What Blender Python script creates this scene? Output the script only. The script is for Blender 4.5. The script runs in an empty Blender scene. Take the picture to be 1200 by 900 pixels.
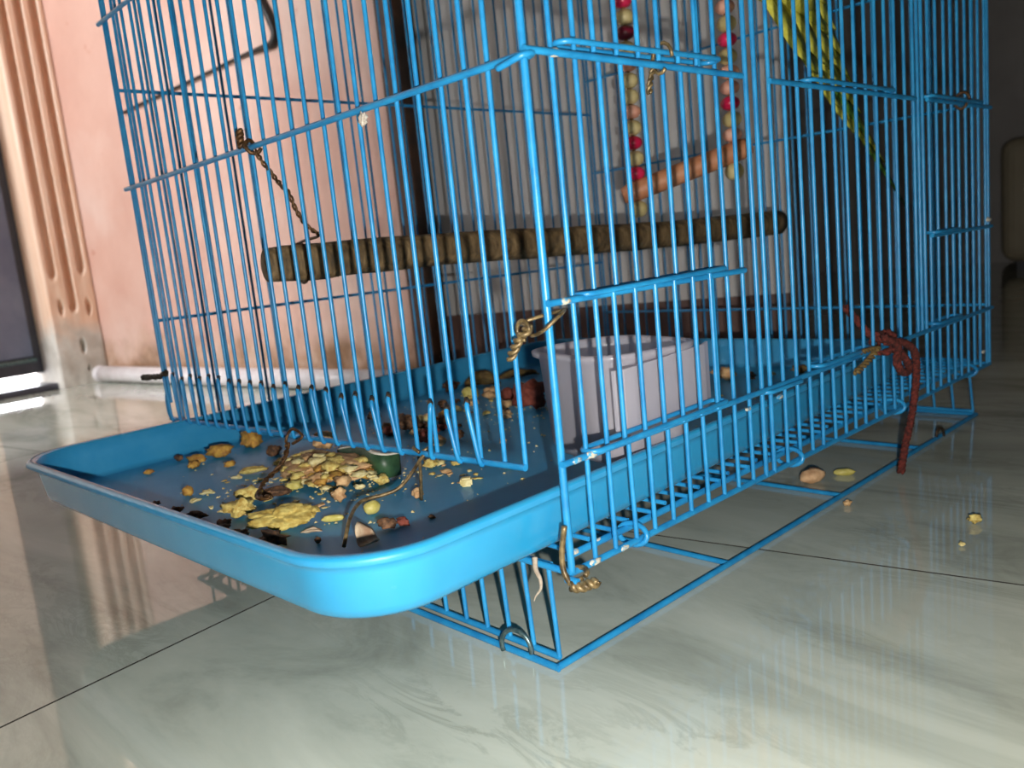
import bpy, bmesh, math, random
from mathutils import Vector, Matrix, noise

random.seed(7)
scene = bpy.context.scene
COL = scene.collection

# ------------------------------------------------------------------ camera
F_PX = 971.65
cam_d = bpy.data.cameras.new('camera')
cam = bpy.data.objects.new('camera', cam_d)
COL.objects.link(cam)
CAM = Vector((0.20909, -0.21513, 0.16748))
YAW, PITCH, ROLL = math.radians(137.126), math.radians(9.192), math.radians(-5.852)
_f = Vector((math.cos(YAW) * math.cos(PITCH), math.sin(YAW) * math.cos(PITCH), -math.sin(PITCH)))
_r = Vector((math.sin(YAW), -math.cos(YAW), 0))
_u = _r.cross(_f)
RIGHT = _r * math.cos(ROLL) + _u * math.sin(ROLL)
UP = -_r * math.sin(ROLL) + _u * math.cos(ROLL)
FWD = _f
m3 = Matrix((RIGHT, UP, -FWD)).transposed()
cam.matrix_world = Matrix.Translation(CAM) @ m3.to_4x4()
cam_d.sensor_width = 36
cam_d.lens = F_PX * 36 / 1200
cam_d.clip_start = 0.01
cam_d.dof.use_dof = True
cam_d.dof.focus_distance = 0.37
cam_d.dof.aperture_fstop = 15
scene.camera = cam

# ------------------------------------------------------------------ light
world = bpy.data.worlds.new('World')
scene.world = world
world.use_nodes = True
wb = world.node_tree.nodes['Background']
wb.inputs[0].default_value = (0.93, 0.96, 1.0, 1)
wb.inputs[1].default_value = 28.0

TH = math.radians(8.5)                      # the room stands turned against the cage
RO = Vector((-1.475, 0.2805, 0))
RU = Vector((math.cos(TH), math.sin(TH), 0))
RV = Vector((-math.sin(TH), math.cos(TH), 0))


def RM(u, v, z=0.0):
    return RO + RU * u + RV * v + Vector((0, 0, z))


# daylight coming through the open window in the wall behind the camera, to the left
WIN_U0, WIN_U1, WIN_Z0, WIN_Z1, WIN_V = 0.20, 0.55, 0.45, 1.60, -1.40
dl = bpy.data.lights.new('window_daylight', 'AREA')
dl.shape = 'RECTANGLE'
dl.size, dl.size_y = WIN_U1 - WIN_U0, WIN_Z1 - WIN_Z0
dl.cycles.is_portal = True
dlo = bpy.data.objects.new('window_daylight', dl)
COL.objects.link(dlo)
dlo.matrix_world = Matrix.Translation(RM((WIN_U0 + WIN_U1) / 2, WIN_V + 0.005, (WIN_Z0 + WIN_Z1) / 2)) @ Matrix((RU, Vector((0, 0, 1)), -RV)).transposed().to_4x4()

# the phone's flash, beside its lens
fl = bpy.data.lights.new('phone_flash', 'POINT')
fl.energy = 8.0
fl.color = (1.0, 0.97, 0.90)
fl.shadow_soft_size = 0.0025
flo = bpy.data.objects.new('phone_flash', fl)
COL.objects.link(flo)
flo.location = CAM + RIGHT * 0.0165 - UP * 0.0235

vs = scene.view_settings
vs.view_transform = 'Standard'
vs.look = 'None'
vs.gamma = 1
vs.use_curve_mapping = False
vs.exposure = 0.0


# ------------------------------------------------------------------ materials
def lin(c):
    c = c / 255.0
    return c / 12.92 if c <= 0.04045 else ((c + 0.055) / 1.055) ** 2.4


def rgb(r, g, b):
    return (lin(r), lin(g), lin(b), 1)


class NT:
    def __init__(self, name):
        self.m = bpy.data.materials.new(name)
        self.m.use_nodes = True
        self.t = self.m.node_tree
        self.b = self.t.nodes['Principled BSDF']
        self.out = self.t.nodes['Material Output']

    def n(self, kind, **kw):
        nd = self.t.nodes.new(kind)
        for k, v in kw.items():
            if k in nd.inputs:
                nd.inputs[k].default_value = v
            else:
                setattr(nd, k, v)
        return nd

    def l(self, a, b):
        self.t.links.new(a, b)

    def ramp(self, src, stops):
        r = self.n('ShaderNodeValToRGB')
        el = r.color_ramp.elements
        while len(el) < len(stops):
            el.new(0.5)
        for e, (p, c) in zip(el, stops):
            e.position = p
            e.color = c
        self.l(src, r.inputs[0])
        return r.outputs[0]

    def mix(self, fac, a, b):
        x = self.n('ShaderNodeMix', data_type='RGBA')
        if hasattr(fac, 'links') or isinstance(fac, bpy.types.NodeSocket):
            self.l(fac, x.inputs[0])
        else:
            x.inputs[0].default_value = fac
        for s, i in ((a, 6), (b, 7)):
            if isinstance(s, bpy.types.NodeSocket):
                self.l(s, x.inputs[i])
            else:
                x.inputs[i].default_value = s
        return x.outputs[2]

    def pos(self):
        return self.n('ShaderNodeNewGeometry').outputs['Position']

    def obj(self):
        return self.n('ShaderNodeTexCoord').outputs['Object']

    def noise(self, vec, scale, detail=4, rough=0.55, dist=0.0):
        x = self.n('ShaderNodeTexNoise')
        x.inputs['Scale'].default_value = scale
        x.inputs['Detail'].default_value = detail
        x.inputs['Roughness'].default_value = rough
        x.inputs['Distortion'].default_value = dist
        self.l(vec, x.inputs['Vector'])
        return x.outputs[0]

    def bump(self, h, strength=0.3, dist=0.001):
        x = self.n('ShaderNodeBump')
        x.inputs['Strength'].default_value = strength
        x.inputs['Distance'].default_value = dist
        self.l(h, x.inputs['Height'])
        self.l(x.outputs[0], self.b.inputs['Normal'])

    def set(self, col=None, rough=None, metal=None, spec=None):
        if col is not None:
            if isinstance(col, bpy.types.NodeSocket):
                self.l(col, self.b.inputs['Base Color'])
            else:
                self.b.inputs['Base Color'].default_value = col
        if rough is not None:
            self.b.inputs['Roughness'].default_value = rough
        if metal is not None:
            self.b.inputs['Metallic'].default_value = metal
        if spec is not None:
            self.b.inputs['Specular IOR Level'].default_value = spec
        return self.m


def speckled(name, c1, c2, scale=300, rough=0.6, detail=5, bump=0.0, bdist=0.0008, metal=0.0, lo=0.35, hi=0.65, world_space=True):
    k = NT(name)
    v = k.pos() if world_space else k.obj()
    nz = k.noise(v, scale, detail)
    c = k.ramp(nz, [(lo, c1), (hi, c2)])
    if bump:
        k.bump(nz, bump, bdist)
    return k.set(c, rough, metal)


M = {}
# blue enamel of the wires, with a few worn spots
k = NT('blue_enamel')
nz = k.noise(k.pos(), 90, 5, 0.6)
base = k.ramp(nz, [(0.30, rgb(28, 118, 176)), (0.70, rgb(44, 150, 206))])
chip = k.ramp(k.noise(k.pos(), 160, 6, 0.7), [(0.735, (0, 0, 0, 1)), (0.755, (1, 1, 1, 1))])
M['wire'] = k.set(k.mix(chip, base, rgb(190, 200, 196)), 0.33, 0, 0.5)
k = NT('worn_paint')
nz = k.noise(k.pos(), 420, 5, 0.65)
M['worn'] = k.set(k.ramp(nz, [(0.40, rgb(60, 150, 196)), (0.47, rgb(190, 186, 172)), (0.60, rgb(206, 198, 180)), (0.68, rgb(150, 120, 90))]), 0.55)
k = NT('blue_plastic')
nz = k.noise(k.pos(), 25, 4)
c = k.ramp(nz, [(0.3, rgb(40, 144, 194)), (0.7, rgb(50, 154, 202))])
scr = k.ramp(k.noise(k.pos(), 60, 8, 0.75, 2.0), [(0.66, (0, 0, 0, 1)), (0.72, (1, 1, 1, 1))])
scm = k.n('ShaderNodeMath', operation='MULTIPLY')
k.l(scr, scm.inputs[0])
scm.inputs[1].default_value = 0.18
M['tray'] = k.set(k.mix(scm.outputs[0], c, rgb(130, 175, 195)), 0.19, 0, 0.85)
k.bump(nz, 0.05, 0.001)
k = NT('dusty_blue_plastic')
nz = k.noise(k.pos(), 40, 6, 0.65)
M['trayin'] = k.set(k.ramp(nz, [(0.3, rgb(40, 138, 190)), (0.7, rgb(62, 150, 196))]), 0.42, 0, 0.4)
M['rust'] = speckled('rusty_wire', rgb(58, 40, 26), rgb(118, 84, 50), 500, 0.5, metal=0.55)
M['brass'] = speckled('tarnished_brass_wire', rgb(74, 60, 38), rgb(146, 124, 86), 350, 0.42, metal=0.4)
M['darkwire'] = speckled('blackened_wire', rgb(24, 20, 17), rgb(70, 55, 38), 400, 0.6, metal=0.3)
M['steel'] = speckled('dull_steel_ring', rgb(70, 95, 100), rgb(120, 140, 140), 400, 0.35, metal=0.7)

# marble tiles
k = NT('marble_tile')
oi = k.n('ShaderNodeObjectInfo')
comb = k.n('ShaderNodeVectorMath', operation='SCALE')
comb.inputs[0].default_value = (17, 31, 0)
k.l(oi.outputs['Random'], comb.inputs['Scale'])
add = k.n('ShaderNodeVectorMath', operation='ADD')
k.l(k.pos(), add.inputs[0])
k.l(comb.outputs[0], add.inputs[1])
mp = k.n('ShaderNodeMapping')
mp.inputs['Rotation'].default_value = (0, 0, math.radians(-38))
mp.inputs['Scale'].default_value = (1.0, 3.2, 1)
k.l(add.outputs[0], mp.inputs[0])
n1 = k.noise(mp.outputs[0], 4.2, 7, 0.62, 0.9)
n2 = k.noise(mp.outputs[0], 12, 8, 0.7, 1.2)
cA = k.ramp(n1, [(0.34, rgb(158, 163, 151)), (0.48, rgb(188, 193, 180)), (0.66, rgb(204, 208, 195))])
vein = k.ramp(n2, [(0.44, (0, 0, 0, 1)), (0.50, (1, 1, 1, 1)), (0.56, (0, 0, 0, 1))])
vm = k.n('ShaderNodeMath', operation='MULTIPLY')
k.l(vein, vm.inputs[0])
vmask = k.ramp(k.noise(mp.outputs[0], 3.1, 3), [(0.46, (0, 0, 0, 1)), (0.66, (0.42, 0.42, 0.42, 1))])
k.l(vmask, vm.inputs[1])
cB = k.mix(vm.outputs[0], cA, rgb(120, 126, 112))
M['marble'] = k.set(cB, 0.04, 0, 0.85)
k.b.inputs['Coat Weight'].default_value = 0.0
k.b.inputs['Coat IOR'].default_value = 1.6
k.b.inputs['Coat Roughness'].default_value = 0.02
M['grout'] = speckled('dark_grout', rgb(34, 32, 28), rgb(52, 48, 42), 200, 0.9)

# pink painted wall with damp patches low down
k = NT('pink_wall_paint')
p = k.pos()
sep = k.n('ShaderNodeSeparateXYZ')
k.l(p, sep.inputs[0])
n1 = k.noise(p, 7, 6, 0.6)
c = k.ramp(n1, [(0.3, rgb(198, 154, 138)), (0.7, rgb(212, 172, 156))])
c = k.mix(k.ramp(k.noise(p, 2.6, 5, 0.6), [(0.48, (0, 0, 0, 1)), (0.68, (0.75, 0.75, 0.75, 1))]), c, rgb(222, 198, 186))
hz = k.n('ShaderNodeMath', operation='MULTIPLY_ADD')
k.l(k.noise(p, 9, 6, 0.65), hz.inputs[0])
hz.inputs[1].default_value = 0.16
k.l(sep.outputs[2], hz.inputs[2])
damp = k.ramp(hz.outputs[0], [(0.115, (1, 1, 1, 1)), (0.175, (0, 0, 0, 1))])
cd = k.ramp(k.noise(p, 16, 5), [(0.35, rgb(132, 98, 70)), (0.5, rgb(178, 142, 116)), (0.65, rgb(206, 178, 160))])
c2 = k.mix(damp, c, cd)
bl = k.ramp(k.noise(p, 22, 5, 0.6), [(0.66, (0, 0, 0, 1)), (0.70, (0.7, 0.7, 0.7, 1))])
c3 = k.mix(bl, c2, rgb(188, 132, 112))
M['pink'] = k.set(c3, 0.42, 0, 0.4)
k.bump(k.noise(p, 30, 5), 0.35, 0.004)
M['whitepipe'] = speckled('white_plastic_pipe', rgb(215, 205, 205), rgb(232, 226, 226), 40, 0.35)
# fluted casing: varnished above, bare cement-like filler near the floor
k = NT('fluted_wood')
p = k.pos()
sep = k.n('ShaderNodeSeparateXYZ')
k.l(p, sep.inputs[0])
mp = k.n('ShaderNodeMapping')
mp.inputs['Scale'].default_value = (40, 40, 3)
k.l(p, mp.inputs[0])
gr = k.noise(mp.outputs[0], 2, 5)
wood = k.ramp(gr, [(0.3, rgb(228, 184, 152)), (0.7, rgb(242, 212, 188))])
hz = k.n('ShaderNodeMath', operation='MULTIPLY_ADD')
k.l(k.noise(p, 14, 5), hz.inputs[0])
hz.inputs[1].default_value = 0.14
k.l(sep.outputs[2], hz.inputs[2])
low = k.ramp(hz.outputs[0], [(0.15, (1, 1, 1, 1)), (0.20, (0, 0, 0, 1))])
M['fluted'] = k.set(k.mix(low, wood, k.ramp(k.noise(p, 30, 5), [(0.35, rgb(186, 178, 166)), (0.65, rgb(218, 212, 202))])), 0.5)
M['darkdoor'] = speckled('dark_door_glaze', rgb(96, 106, 136), rgb(134, 144, 170), 7, 0.3)
M['darkframe'] = speckled('dark_metal_frame', rgb(66, 66, 76), rgb(88, 88, 98), 14, 0.4)
M['palejamb'] = speckled('pale_jamb_paint', rgb(232, 208, 190), rgb(240, 222, 208), 10, 0.5)
M['whitewall'] = speckled('white_wall_paint', rgb(232, 222, 214), rgb(240, 232, 226), 6, 0.6)
M['brownwood'] = speckled('dark_brown_wood', rgb(46, 28, 18), rgb(82, 52, 32), 30, 0.5)
M['greydoor'] = speckled('grey_door_paint', rgb(206, 202, 200), rgb(216, 212, 210), 12, 0.55)
M['kick'] = speckled('brown_kick_board', rgb(92, 66, 60), rgb(116, 86, 78), 14, 0.5)
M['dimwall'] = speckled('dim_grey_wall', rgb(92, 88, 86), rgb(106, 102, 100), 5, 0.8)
M['farwall'] = speckled('pale_grey_far_wall', rgb(196, 192, 192), rgb(212, 208, 208), 5, 0.8)
M['ceil'] = speckled('white_ceiling', rgb(222, 220, 214), rgb(230, 228, 224), 4, 0.9)
M['chest'] = speckled('olive_brown_chest', rgb(186, 174, 150), rgb(204, 192, 168), 6, 0.6)
M['ground'] = speckled('outdoor_paving', rgb(205, 203, 198), rgb(225, 224, 220), 6, 0.8)
M['cable'] = speckled('black_cable', rgb(22, 18, 16), rgb(40, 32, 28), 60, 0.5)
# perch bark
k = NT('perch_bark')
p = k.obj()
mp = k.n('ShaderNodeMapping')
mp.inputs['Scale'].default_value = (1, 1, 0.22)
k.l(p, mp.inputs[0])
nz = k.noise(mp.outputs[0], 210, 7, 0.65)
M['bark'] = k.set(k.ramp(nz, [(0.32, rgb(54, 42, 27)), (0.52, rgb(112, 90, 60)), (0.70, rgb(150, 124, 88))]), 0.75)
k.bump(nz, 0.6, 0.001)
M['cutwood'] = speckled('cut_wood_end', rgb(96, 78, 52), rgb(136, 112, 80), 220, 0.8)
M['swingwood'] = speckled('turned_wood', rgb(176, 112, 78), rgb(200, 138, 100), 60, 0.5, world_space=False)
M['bead_red'] = speckled('pink_red_bead', rgb(186, 22, 66), rgb(216, 44, 88), 60, 0.3)
M['bead_cream'] = speckled('cream_wood_bead', rgb(176, 158, 106), rgb(204, 186, 138), 80, 0.5)
M['bead_pink'] = speckled('pale_pink_bead', rgb(206, 142, 120), rgb(224, 170, 150), 80, 0.5)
M['bead_dark'] = speckled('maroon_bead', rgb(92, 14, 36), rgb(124, 22, 50), 80, 0.3)
M['cord'] = speckled('tan_cord', rgb(120, 84, 44), rgb(150, 110, 66), 300, 0.8)
M['yarn'] = speckled('red_brown_yarn', rgb(48, 18, 15), rgb(108, 42, 34), 420, 0.95, bump=0.6, bdist=0.0008)
M['tuft'] = speckled('white_down', rgb(176, 164, 152), rgb(206, 198, 188), 500, 0.95)
M['stringbit'] = speckled('pale_string', rgb(150, 134, 118), rgb(186, 172, 156), 500, 0.9)
# translucent feeder plastic
k = NT('frosted_plastic')
tr = k.n('ShaderNodeBsdfTranslucent')
tr.inputs[0].default_value = rgb(222, 214, 220)
df = k.n('ShaderNodeBsdfDiffuse')
df.inputs[0].default_value = rgb(216, 212, 222)
tp = k.n('ShaderNodeBsdfTransparent')
tp.inputs[0].default_value = (0.95, 0.95, 0.97, 1)
gl = k.n('ShaderNodeBsdfGlossy')
gl.inputs['Roughness'].default_value = 0.22
m1 = k.n('ShaderNodeMixShader')
m1.inputs[0].default_value = 0.45
k.l(df.outputs[0], m1.inputs[1]); k.l(tr.outputs[0], m1.inputs[2])
m2 = k.n('ShaderNodeMixShader')
m2.inputs[0].default_value = 0.44
k.l(m1.outputs[0], m2.inputs[1]); k.l(tp.outputs[0], m2.inputs[2])
m3_ = k.n('ShaderNodeMixShader')
m3_.inputs[0].default_value = 0.05
k.l(m2.outputs[0], m3_.inputs[1]); k.l(gl.outputs[0], m3_.inputs[2])
k.l(m3_.outputs[0], k.out.inputs[0])
M['frost'] = k.m
k = NT('cloudy_water')
k.b.inputs['Transmission Weight'].default_value = 0.75
k.b.inputs['IOR'].default_value = 1.2
M['water'] = k.set(rgb(176, 164, 150), 0.12)
# feathers
for nm, a, b in (('yellow', (196, 186, 56), (218, 212, 96)), ('olive', (128, 128, 34), (168, 168, 50)), ('green', (60, 110, 30), (110, 150, 50)), ('dark', (34, 50, 24), (60, 76, 34))):
    k = NT('feather_' + nm)
    mp = k.n('ShaderNodeMapping')
    mp.inputs['Scale'].default_value = (1, 8, 8)
    k.l(k.obj(), mp.inputs[0])
    M['f_' + nm] = k.set(k.ramp(k.noise(mp.outputs[0], 60, 4), [(0.35, rgb(*a)), (0.65, rgb(*b))]), 0.6)
M['beak'] = speckled('horn_beak', rgb(190, 150, 100), rgb(220, 180, 130), 300, 0.35)
M['eye'] = speckled('black_eye', rgb(10, 8, 8), rgb(22, 18, 16), 300, 0.1)
M['foot'] = speckled('grey_pink_foot', rgb(170, 130, 120), rgb(200, 160, 150), 500, 0.7)
# food
M['flake'] = speckled('yellow_feed_flake', rgb(170, 138, 66), rgb(216, 200, 122), 420, 0.8, bump=0.5)
M['flake2'] = speckled('pale_feed_flake', rgb(190, 172, 110), rgb(226, 214, 164), 360, 0.85, bump=0.5)
M['flake3'] = speckled('amber_feed_lump', rgb(150, 100, 44), rgb(200, 158, 70), 300, 0.75, bump=0.5)
M['husk'] = speckled('dark_brown_husk', rgb(56, 38, 26), rgb(122, 86, 58), 420, 0.8, bump=0.6)
M['tan'] = speckled('tan_chunk', rgb(176, 132, 90), rgb(214, 178, 130), 260, 0.8, bump=0.4)
M['red'] = speckled('red_brown_chunk', rgb(92, 36, 26), rgb(140, 70, 54), 200, 0.8, bump=0.6)
M['dryleaf'] = speckled('dry_olive_leaf', rgb(66, 50, 26), rgb(128, 104, 56), 150, 0.8, bump=0.4)
M['bigflake'] = speckled('big_yellow_flake', rgb(164, 136, 60), rgb(204, 186, 108), 260, 0.8, bump=0.8)
M['nut'] = speckled('green_yellow_kernel', rgb(180, 168, 82), rgb(206, 194, 118), 260, 0.5)
M['rind'] = speckled('dark_green_rind', rgb(38, 66, 44), rgb(64, 98, 66), 120, 0.45)
M['pith'] = speckled('white_pith', rgb(196, 190, 176), rgb(224, 220, 208), 200, 0.8)
M['shell'] = speckled('peanut_shell', rgb(186, 142, 104), rgb(222, 182, 140), 180, 0.75, bump=0.5)
M['clear_husk'] = speckled('papery_husk', rgb(150, 118, 92), rgb(206, 188, 160), 140, 0.6)


# ------------------------------------------------------------------ helpers
def link(o, parent=None):
    COL.objects.link(o)
    if parent is not None:
        o.parent = parent
        o.matrix_parent_inverse = PINV[parent.name]
    PINV[o.name] = (WORLD(o)).inverted()
    return o


PINV = {}


def WORLD(o):
    # all transforms here are authored as world transforms
    return o.matrix_basis.copy()


def tag(o, label=None, cat=None, group=None, kind=None):
    if label: o['label'] = label
    if cat: o['category'] = cat
    if group: o['group'] = group
    if kind: o['kind'] = kind
    return o


def empty(name, loc, label, cat, group=None):
    o = bpy.data.objects.new(name, None)
    o.empty_display_size = 0.02
    o.location = loc
    link(o)
    return tag(o, label, cat, group)


def mesh_obj(name, verts, faces, mat, parent=None, smooth=True, loc=None):
    if loc is None:
        lo = Vector((min(v[0] for v in verts), min(v[1] for v in verts), min(v[2] for v in verts)))
        hi = Vector((max(v[0] for v in verts), max(v[1] for v in verts), max(v[2] for v in verts)))
        loc = (lo + hi) / 2
    loc = Vector(loc)
    me = bpy.data.meshes.new(name)
    me.from_pydata([tuple(Vector(v) - loc) for v in verts], [], faces)
    me.materials.append(mat)
    if smooth:
        for pl in me.polygons:
            pl.use_smooth = True
    me.update()
    bm = bmesh.new(); bm.from_mesh(me)
    bmesh.ops.recalc_face_normals(bm, faces=bm.faces)
    bm.to_mesh(me); bm.free()
    o = bpy.data.objects.new(name, me)
    o.location = loc
    return link(o, parent)


def bm_obj(name, bm, mat, parent=None, smooth=False, loc=(0, 0, 0)):
    bmesh.ops.recalc_face_normals(bm, faces=bm.faces)
    me = bpy.data.meshes.new(name)
    bm.to_mesh(me); bm.free()
    me.materials.append(mat)
    if smooth:
        for pl in me.polygons: pl.use_smooth = True
    o = bpy.data.objects.new(name, me)
    o.location = loc
    return link(o, parent)


def tube_geo(pts, r, sides=8, closed=False, cap=True):
    pts = [Vector(p) for p in pts]
    n = len(pts)
    verts, faces = [], []
    prev = None
    for i, p in enumerate(pts):
        if closed:
            t = pts[(i + 1) % n] - pts[i - 1]
        else:
            t = pts[min(i + 1, n - 1)] - pts[max(i - 1, 0)]
        if t.length < 1e-9: t = Vector((0, 0, 1))
        t.normalize()
        if prev is None:
            a = Vector((0, 0, 1)) if abs(t.z) < 0.9 else Vector((1, 0, 0))
            nrm = (a - t * a.dot(t)).normalized()
        else:
            nrm = prev - t * prev.dot(t)
            nrm = nrm.normalized() if nrm.length > 1e-6 else t.orthogonal().normalized()
        prev = nrm
        b = t.cross(nrm)
        rr = r[i] if isinstance(r, (list, tuple)) else r
        for j in range(sides):
            a = 2 * math.pi * j / sides
            verts.append(p + (nrm * math.cos(a) + b * math.sin(a)) * rr)
    m = n if closed else n - 1
    for i in range(m):
        for j in range(sides):
            k2 = (i + 1) % n
            faces.append((i * sides + j, i * sides + (j + 1) % sides, k2 * sides + (j + 1) % sides, k2 * sides + j))
    if cap and not closed:
        faces.append(tuple(range(sides - 1, -1, -1)))
        faces.append(tuple((n - 1) * sides + j for j in range(sides)))
    return verts, faces


def smooth_path(pts, sub=4):
    pts = [Vector(p) for p in pts]
    if len(pts) < 3: return pts
    out = []
    n = len(pts)
    for i in range(n - 1):
        p0 = pts[max(i - 1, 0)]; p1 = pts[i]; p2 = pts[i + 1]; p3 = pts[min(i + 2, n - 1)]
        for s in range(sub):
            t = s / sub
            out.append(0.5 * ((2 * p1) + (p2 - p0) * t + (2 * p0 - 5 * p1 + 4 * p2 - p3) * t * t + (3 * p1 - p0 - 3 * p2 + p3) * t ** 3))
    out.append(pts[-1])
    return out


def tube(name, pts, r, mat, parent=None, sides=8, closed=False):
    v, f = tube_geo(pts, r, sides, closed)
    return mesh_obj(name, v, f, mat, parent)


def join_geo(parts):
    V, Fc = [], []
    for v, f in parts:
        o = len(V)
        V += list(v)
        Fc += [tuple(i + o for i in q) for q in f]
    return V, Fc


# shared unit rod: radius 1, length 1 along z, centred
def unit_rod_mesh(mat, sides=10):
    key = 'rod_' + mat.name
    if key in bpy.data.meshes: return bpy.data.meshes[key]
    v, f = tube_geo([(0, 0, -0.5), (0, 0, -0.25), (0, 0, 0), (0, 0, 0.25), (0, 0, 0.5)], 1.0, sides)
    me = bpy.data.meshes.new(key)
    me.from_pydata([tuple(x) for x in v], [], f)
    me.materials.append(mat)
    for pl in me.polygons:
        pl.use_smooth = len(pl.vertices) == 4
    me.update()
    return me


def rod(name, a, b, r, mat, parent=None):
    a, b = Vector(a), Vector(b)
    o = bpy.data.objects.new(name, unit_rod_mesh(mat))
    d = b - a
    q = d.to_track_quat('Z', 'Y')
    o.matrix_basis = Matrix.Translation((a + b) / 2) @ q.to_matrix().to_4x4() @ Matrix.Diagonal((r, r, d.length, 1))
    return link(o, parent)


def box_geo(center, ax, ay, az):
    c = Vector(center); ax, ay, az = Vector(ax), Vector(ay), Vector(az)
    V = []
    for sx in (-1, 1):
        for sy in (-1, 1):
            for sz in (-1, 1):
                V.append(c + ax * sx + ay * sy + az * sz)
    return V, [(0, 1, 3, 2), (4, 6, 7, 5), (0, 4, 5, 1), (2, 3, 7, 6), (0, 2, 6, 4), (1, 5, 7, 3)]


def room_box(name, u0, u1, v0, v1, z0, z1, mat, parent=None, kind=None, bevel=0.0):
    V, Fc = box_geo(RM((u0 + u1) / 2, (v0 + v1) / 2, (z0 + z1) / 2), RU * (u1 - u0) / 2, RV * (v1 - v0) / 2, Vector((0, 0, (z1 - z0) / 2)))
    o = mesh_obj(name, V, Fc, mat, parent, smooth=False)
    if bevel:
        bm = bmesh.new(); bm.from_mesh(o.data)
        bmesh.ops.bevel(bm, geom=bm.edges[:], offset=bevel, segments=3, affect='EDGES', profile=0.5)
        bm.to_mesh(o.data); bm.free()
    if kind: o['kind'] = kind
    return o


# ------------------------------------------------------------------ the room
H = 2.7
floor = room_box('floor', -0.05, 2.95, -2.25, 2.65, -0.05, -0.0004, M['grout'], kind='structure')
tag(floor, 'polished greenish white marble tiled floor')
# tiles of 60 cm laid to the joints seen under the tray and beside the stand
TS = 0.60
TA = math.radians(10.0)
TX = Vector((math.cos(TA), math.sin(TA), 0)); TY = Vector((-math.sin(TA), math.cos(TA), 0))
J0 = Vector((-0.2155, 0.118, 0))
me = None
bm = bmesh.new()
g = 0.0006
for (x0, y0, x1, y1) in ((g, g, TS - g, TS - g),):
    ring = []
    e = 0.0001
    for ins, z in ((0, -0.0006), (0, -e), (e, 0)):
        ring.append([bm.verts.new((x, y, z)) for x, y in ((x0 + ins, y0 + ins), (x1 - ins, y0 + ins), (x1 - ins, y1 - ins), (x0 + ins, y1 - ins))])
    for a in range(2):
        for i in range(4):
            bm.faces.new((ring[a][i], ring[a][(i + 1) % 4], ring[a + 1][(i + 1) % 4], ring[a + 1][i]))
    bm.faces.new(ring[2])
tile_me = bpy.data.meshes.new('tile')
bmesh.ops.recalc_face_normals(bm, faces=bm.faces)
bm.to_mesh(tile_me); bm.free()
tile_me.materials.append(M['marble'])
tile_me.materials.append(M['grout'])
for pl in tile_me.polygons:
    if pl.normal.z < 0.9: pl.material_index = 1
for i in range(-4, 6):
    for j in range(-5, 6):
        p = J0 + TX * (i * TS) + TY * (j * TS)
        c = p + TX * TS / 2 + TY * TS / 2
        d = c - RO
        u, v = d.dot(RU), d.dot(RV)
        if not (-0.0 < u < 2.9 and -2.2 < v < 2.6): continue
        o = bpy.data.objects.new('tile', tile_me)
        o.matrix_basis = Matrix.Translation(p) @ Matrix.Rotation(TA, 4, 'Z')
        link(o, floor)

PV = 0.014
room_box('wall_back', -0.05, 0.842, PV, PV + 0.10, -0.002, H, M['pink'], kind='structure')
room_box('wall_back_right', 1.98, 2.95, PV, PV + 0.12, -0.002, H, M['dimwall'], kind='structure')
room_box('wall_back_above', 0.842, 1.98, PV, PV + 0.10, 2.1, H, M['pink'], kind='structure')
room_box('ceiling', -0.05, 2.95, -2.25, 2.65, H, H + 0.05, M['ceil'], kind='structure')
room_box('wall_right', 2.9, 2.95, -2.25, 2.65, -0.002, H, M['dimwall'], kind='structure')
room_box('wall_front', WIN_U1, 2.95, WIN_V - 0.08, WIN_V, -0.002, H, M['dimwall'], kind='structure')
room_box('added_light_blocker', WIN_U1, WIN_U1 + 0.07, WIN_V, -0.75, -0.002, H, M['dimwall'], kind='structure')  # unseen partition, added to keep window daylight off the cage and grey door
room_box('wall_front_below', WIN_U0, WIN_U1, WIN_V - 0.08, WIN_V, -0.002, WIN_Z0, M['dimwall'], kind='structure')
room_box('wall_front_left', -0.10, WIN_U0, WIN_V - 0.08, WIN_V, -0.002, H, M['dimwall'], kind='structure')
room_box('wall_front_above', WIN_U0, WIN_U1, WIN_V - 0.08, WIN_V, WIN_Z1, H, M['dimwall'], kind='structure')
room_box('wall_left_rear_room', 0.45, 0.5, PV + 0.10, 2.65, -0.002, H, M['farwall'], kind='structure')
room_box('wall_far', 0.45, 2.95, 1.86, 1.91, -0.002, H, M['farwall'], kind='structure')
# left wall: casing | dark glazed leaf | pale jamb | open doorway | wall
room_box('wall_left', -0.10, 0.0, WIN_V - 0.08, -0.33, -0.002, H, M['whitewall'], kind='structure')
room_box('wall_left_above', -0.10, 0.0, -0.33, PV, 2.08, H, M['palejamb'], kind='structure')
jamb = room_box('trim_1', -0.10, 0.01, -0.33, -0.185, 0.0, 2.08, M['palejamb'], kind='structure', bevel=0.004)
tag(jamb, 'pale painted jamb beside the dark glazed leaf')
sill = room_box('trim_2', -0.12, 0.004, -0.185, -0.072, 0.0, 0.011, M['darkframe'], kind='structure', bevel=0.002)
tag(sill, 'grey threshold strip under the dark leaf')
room_box('ground_outside', -2.6, -0.051, -3.2, 1.2, -0.06, -0.004, M['ground'], kind='structure')
room_box('ground_outside_front', -0.05, 2.95, -3.6, -2.26, -0.06, -0.004, M['ground'], kind='structure')
leaf = room_box('door_1', -0.075, -0.045, -0.185, -0.072, 0.030, 2.08, M['darkframe'], kind='structure', bevel=0.003)
tag(leaf, 'dark glazed door leaf with daylight under it')
room_box('pane', -0.048, -0.040, -0.178, -0.088, 0.062, 2.0, M['darkdoor'], leaf, bevel=0.002)
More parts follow.
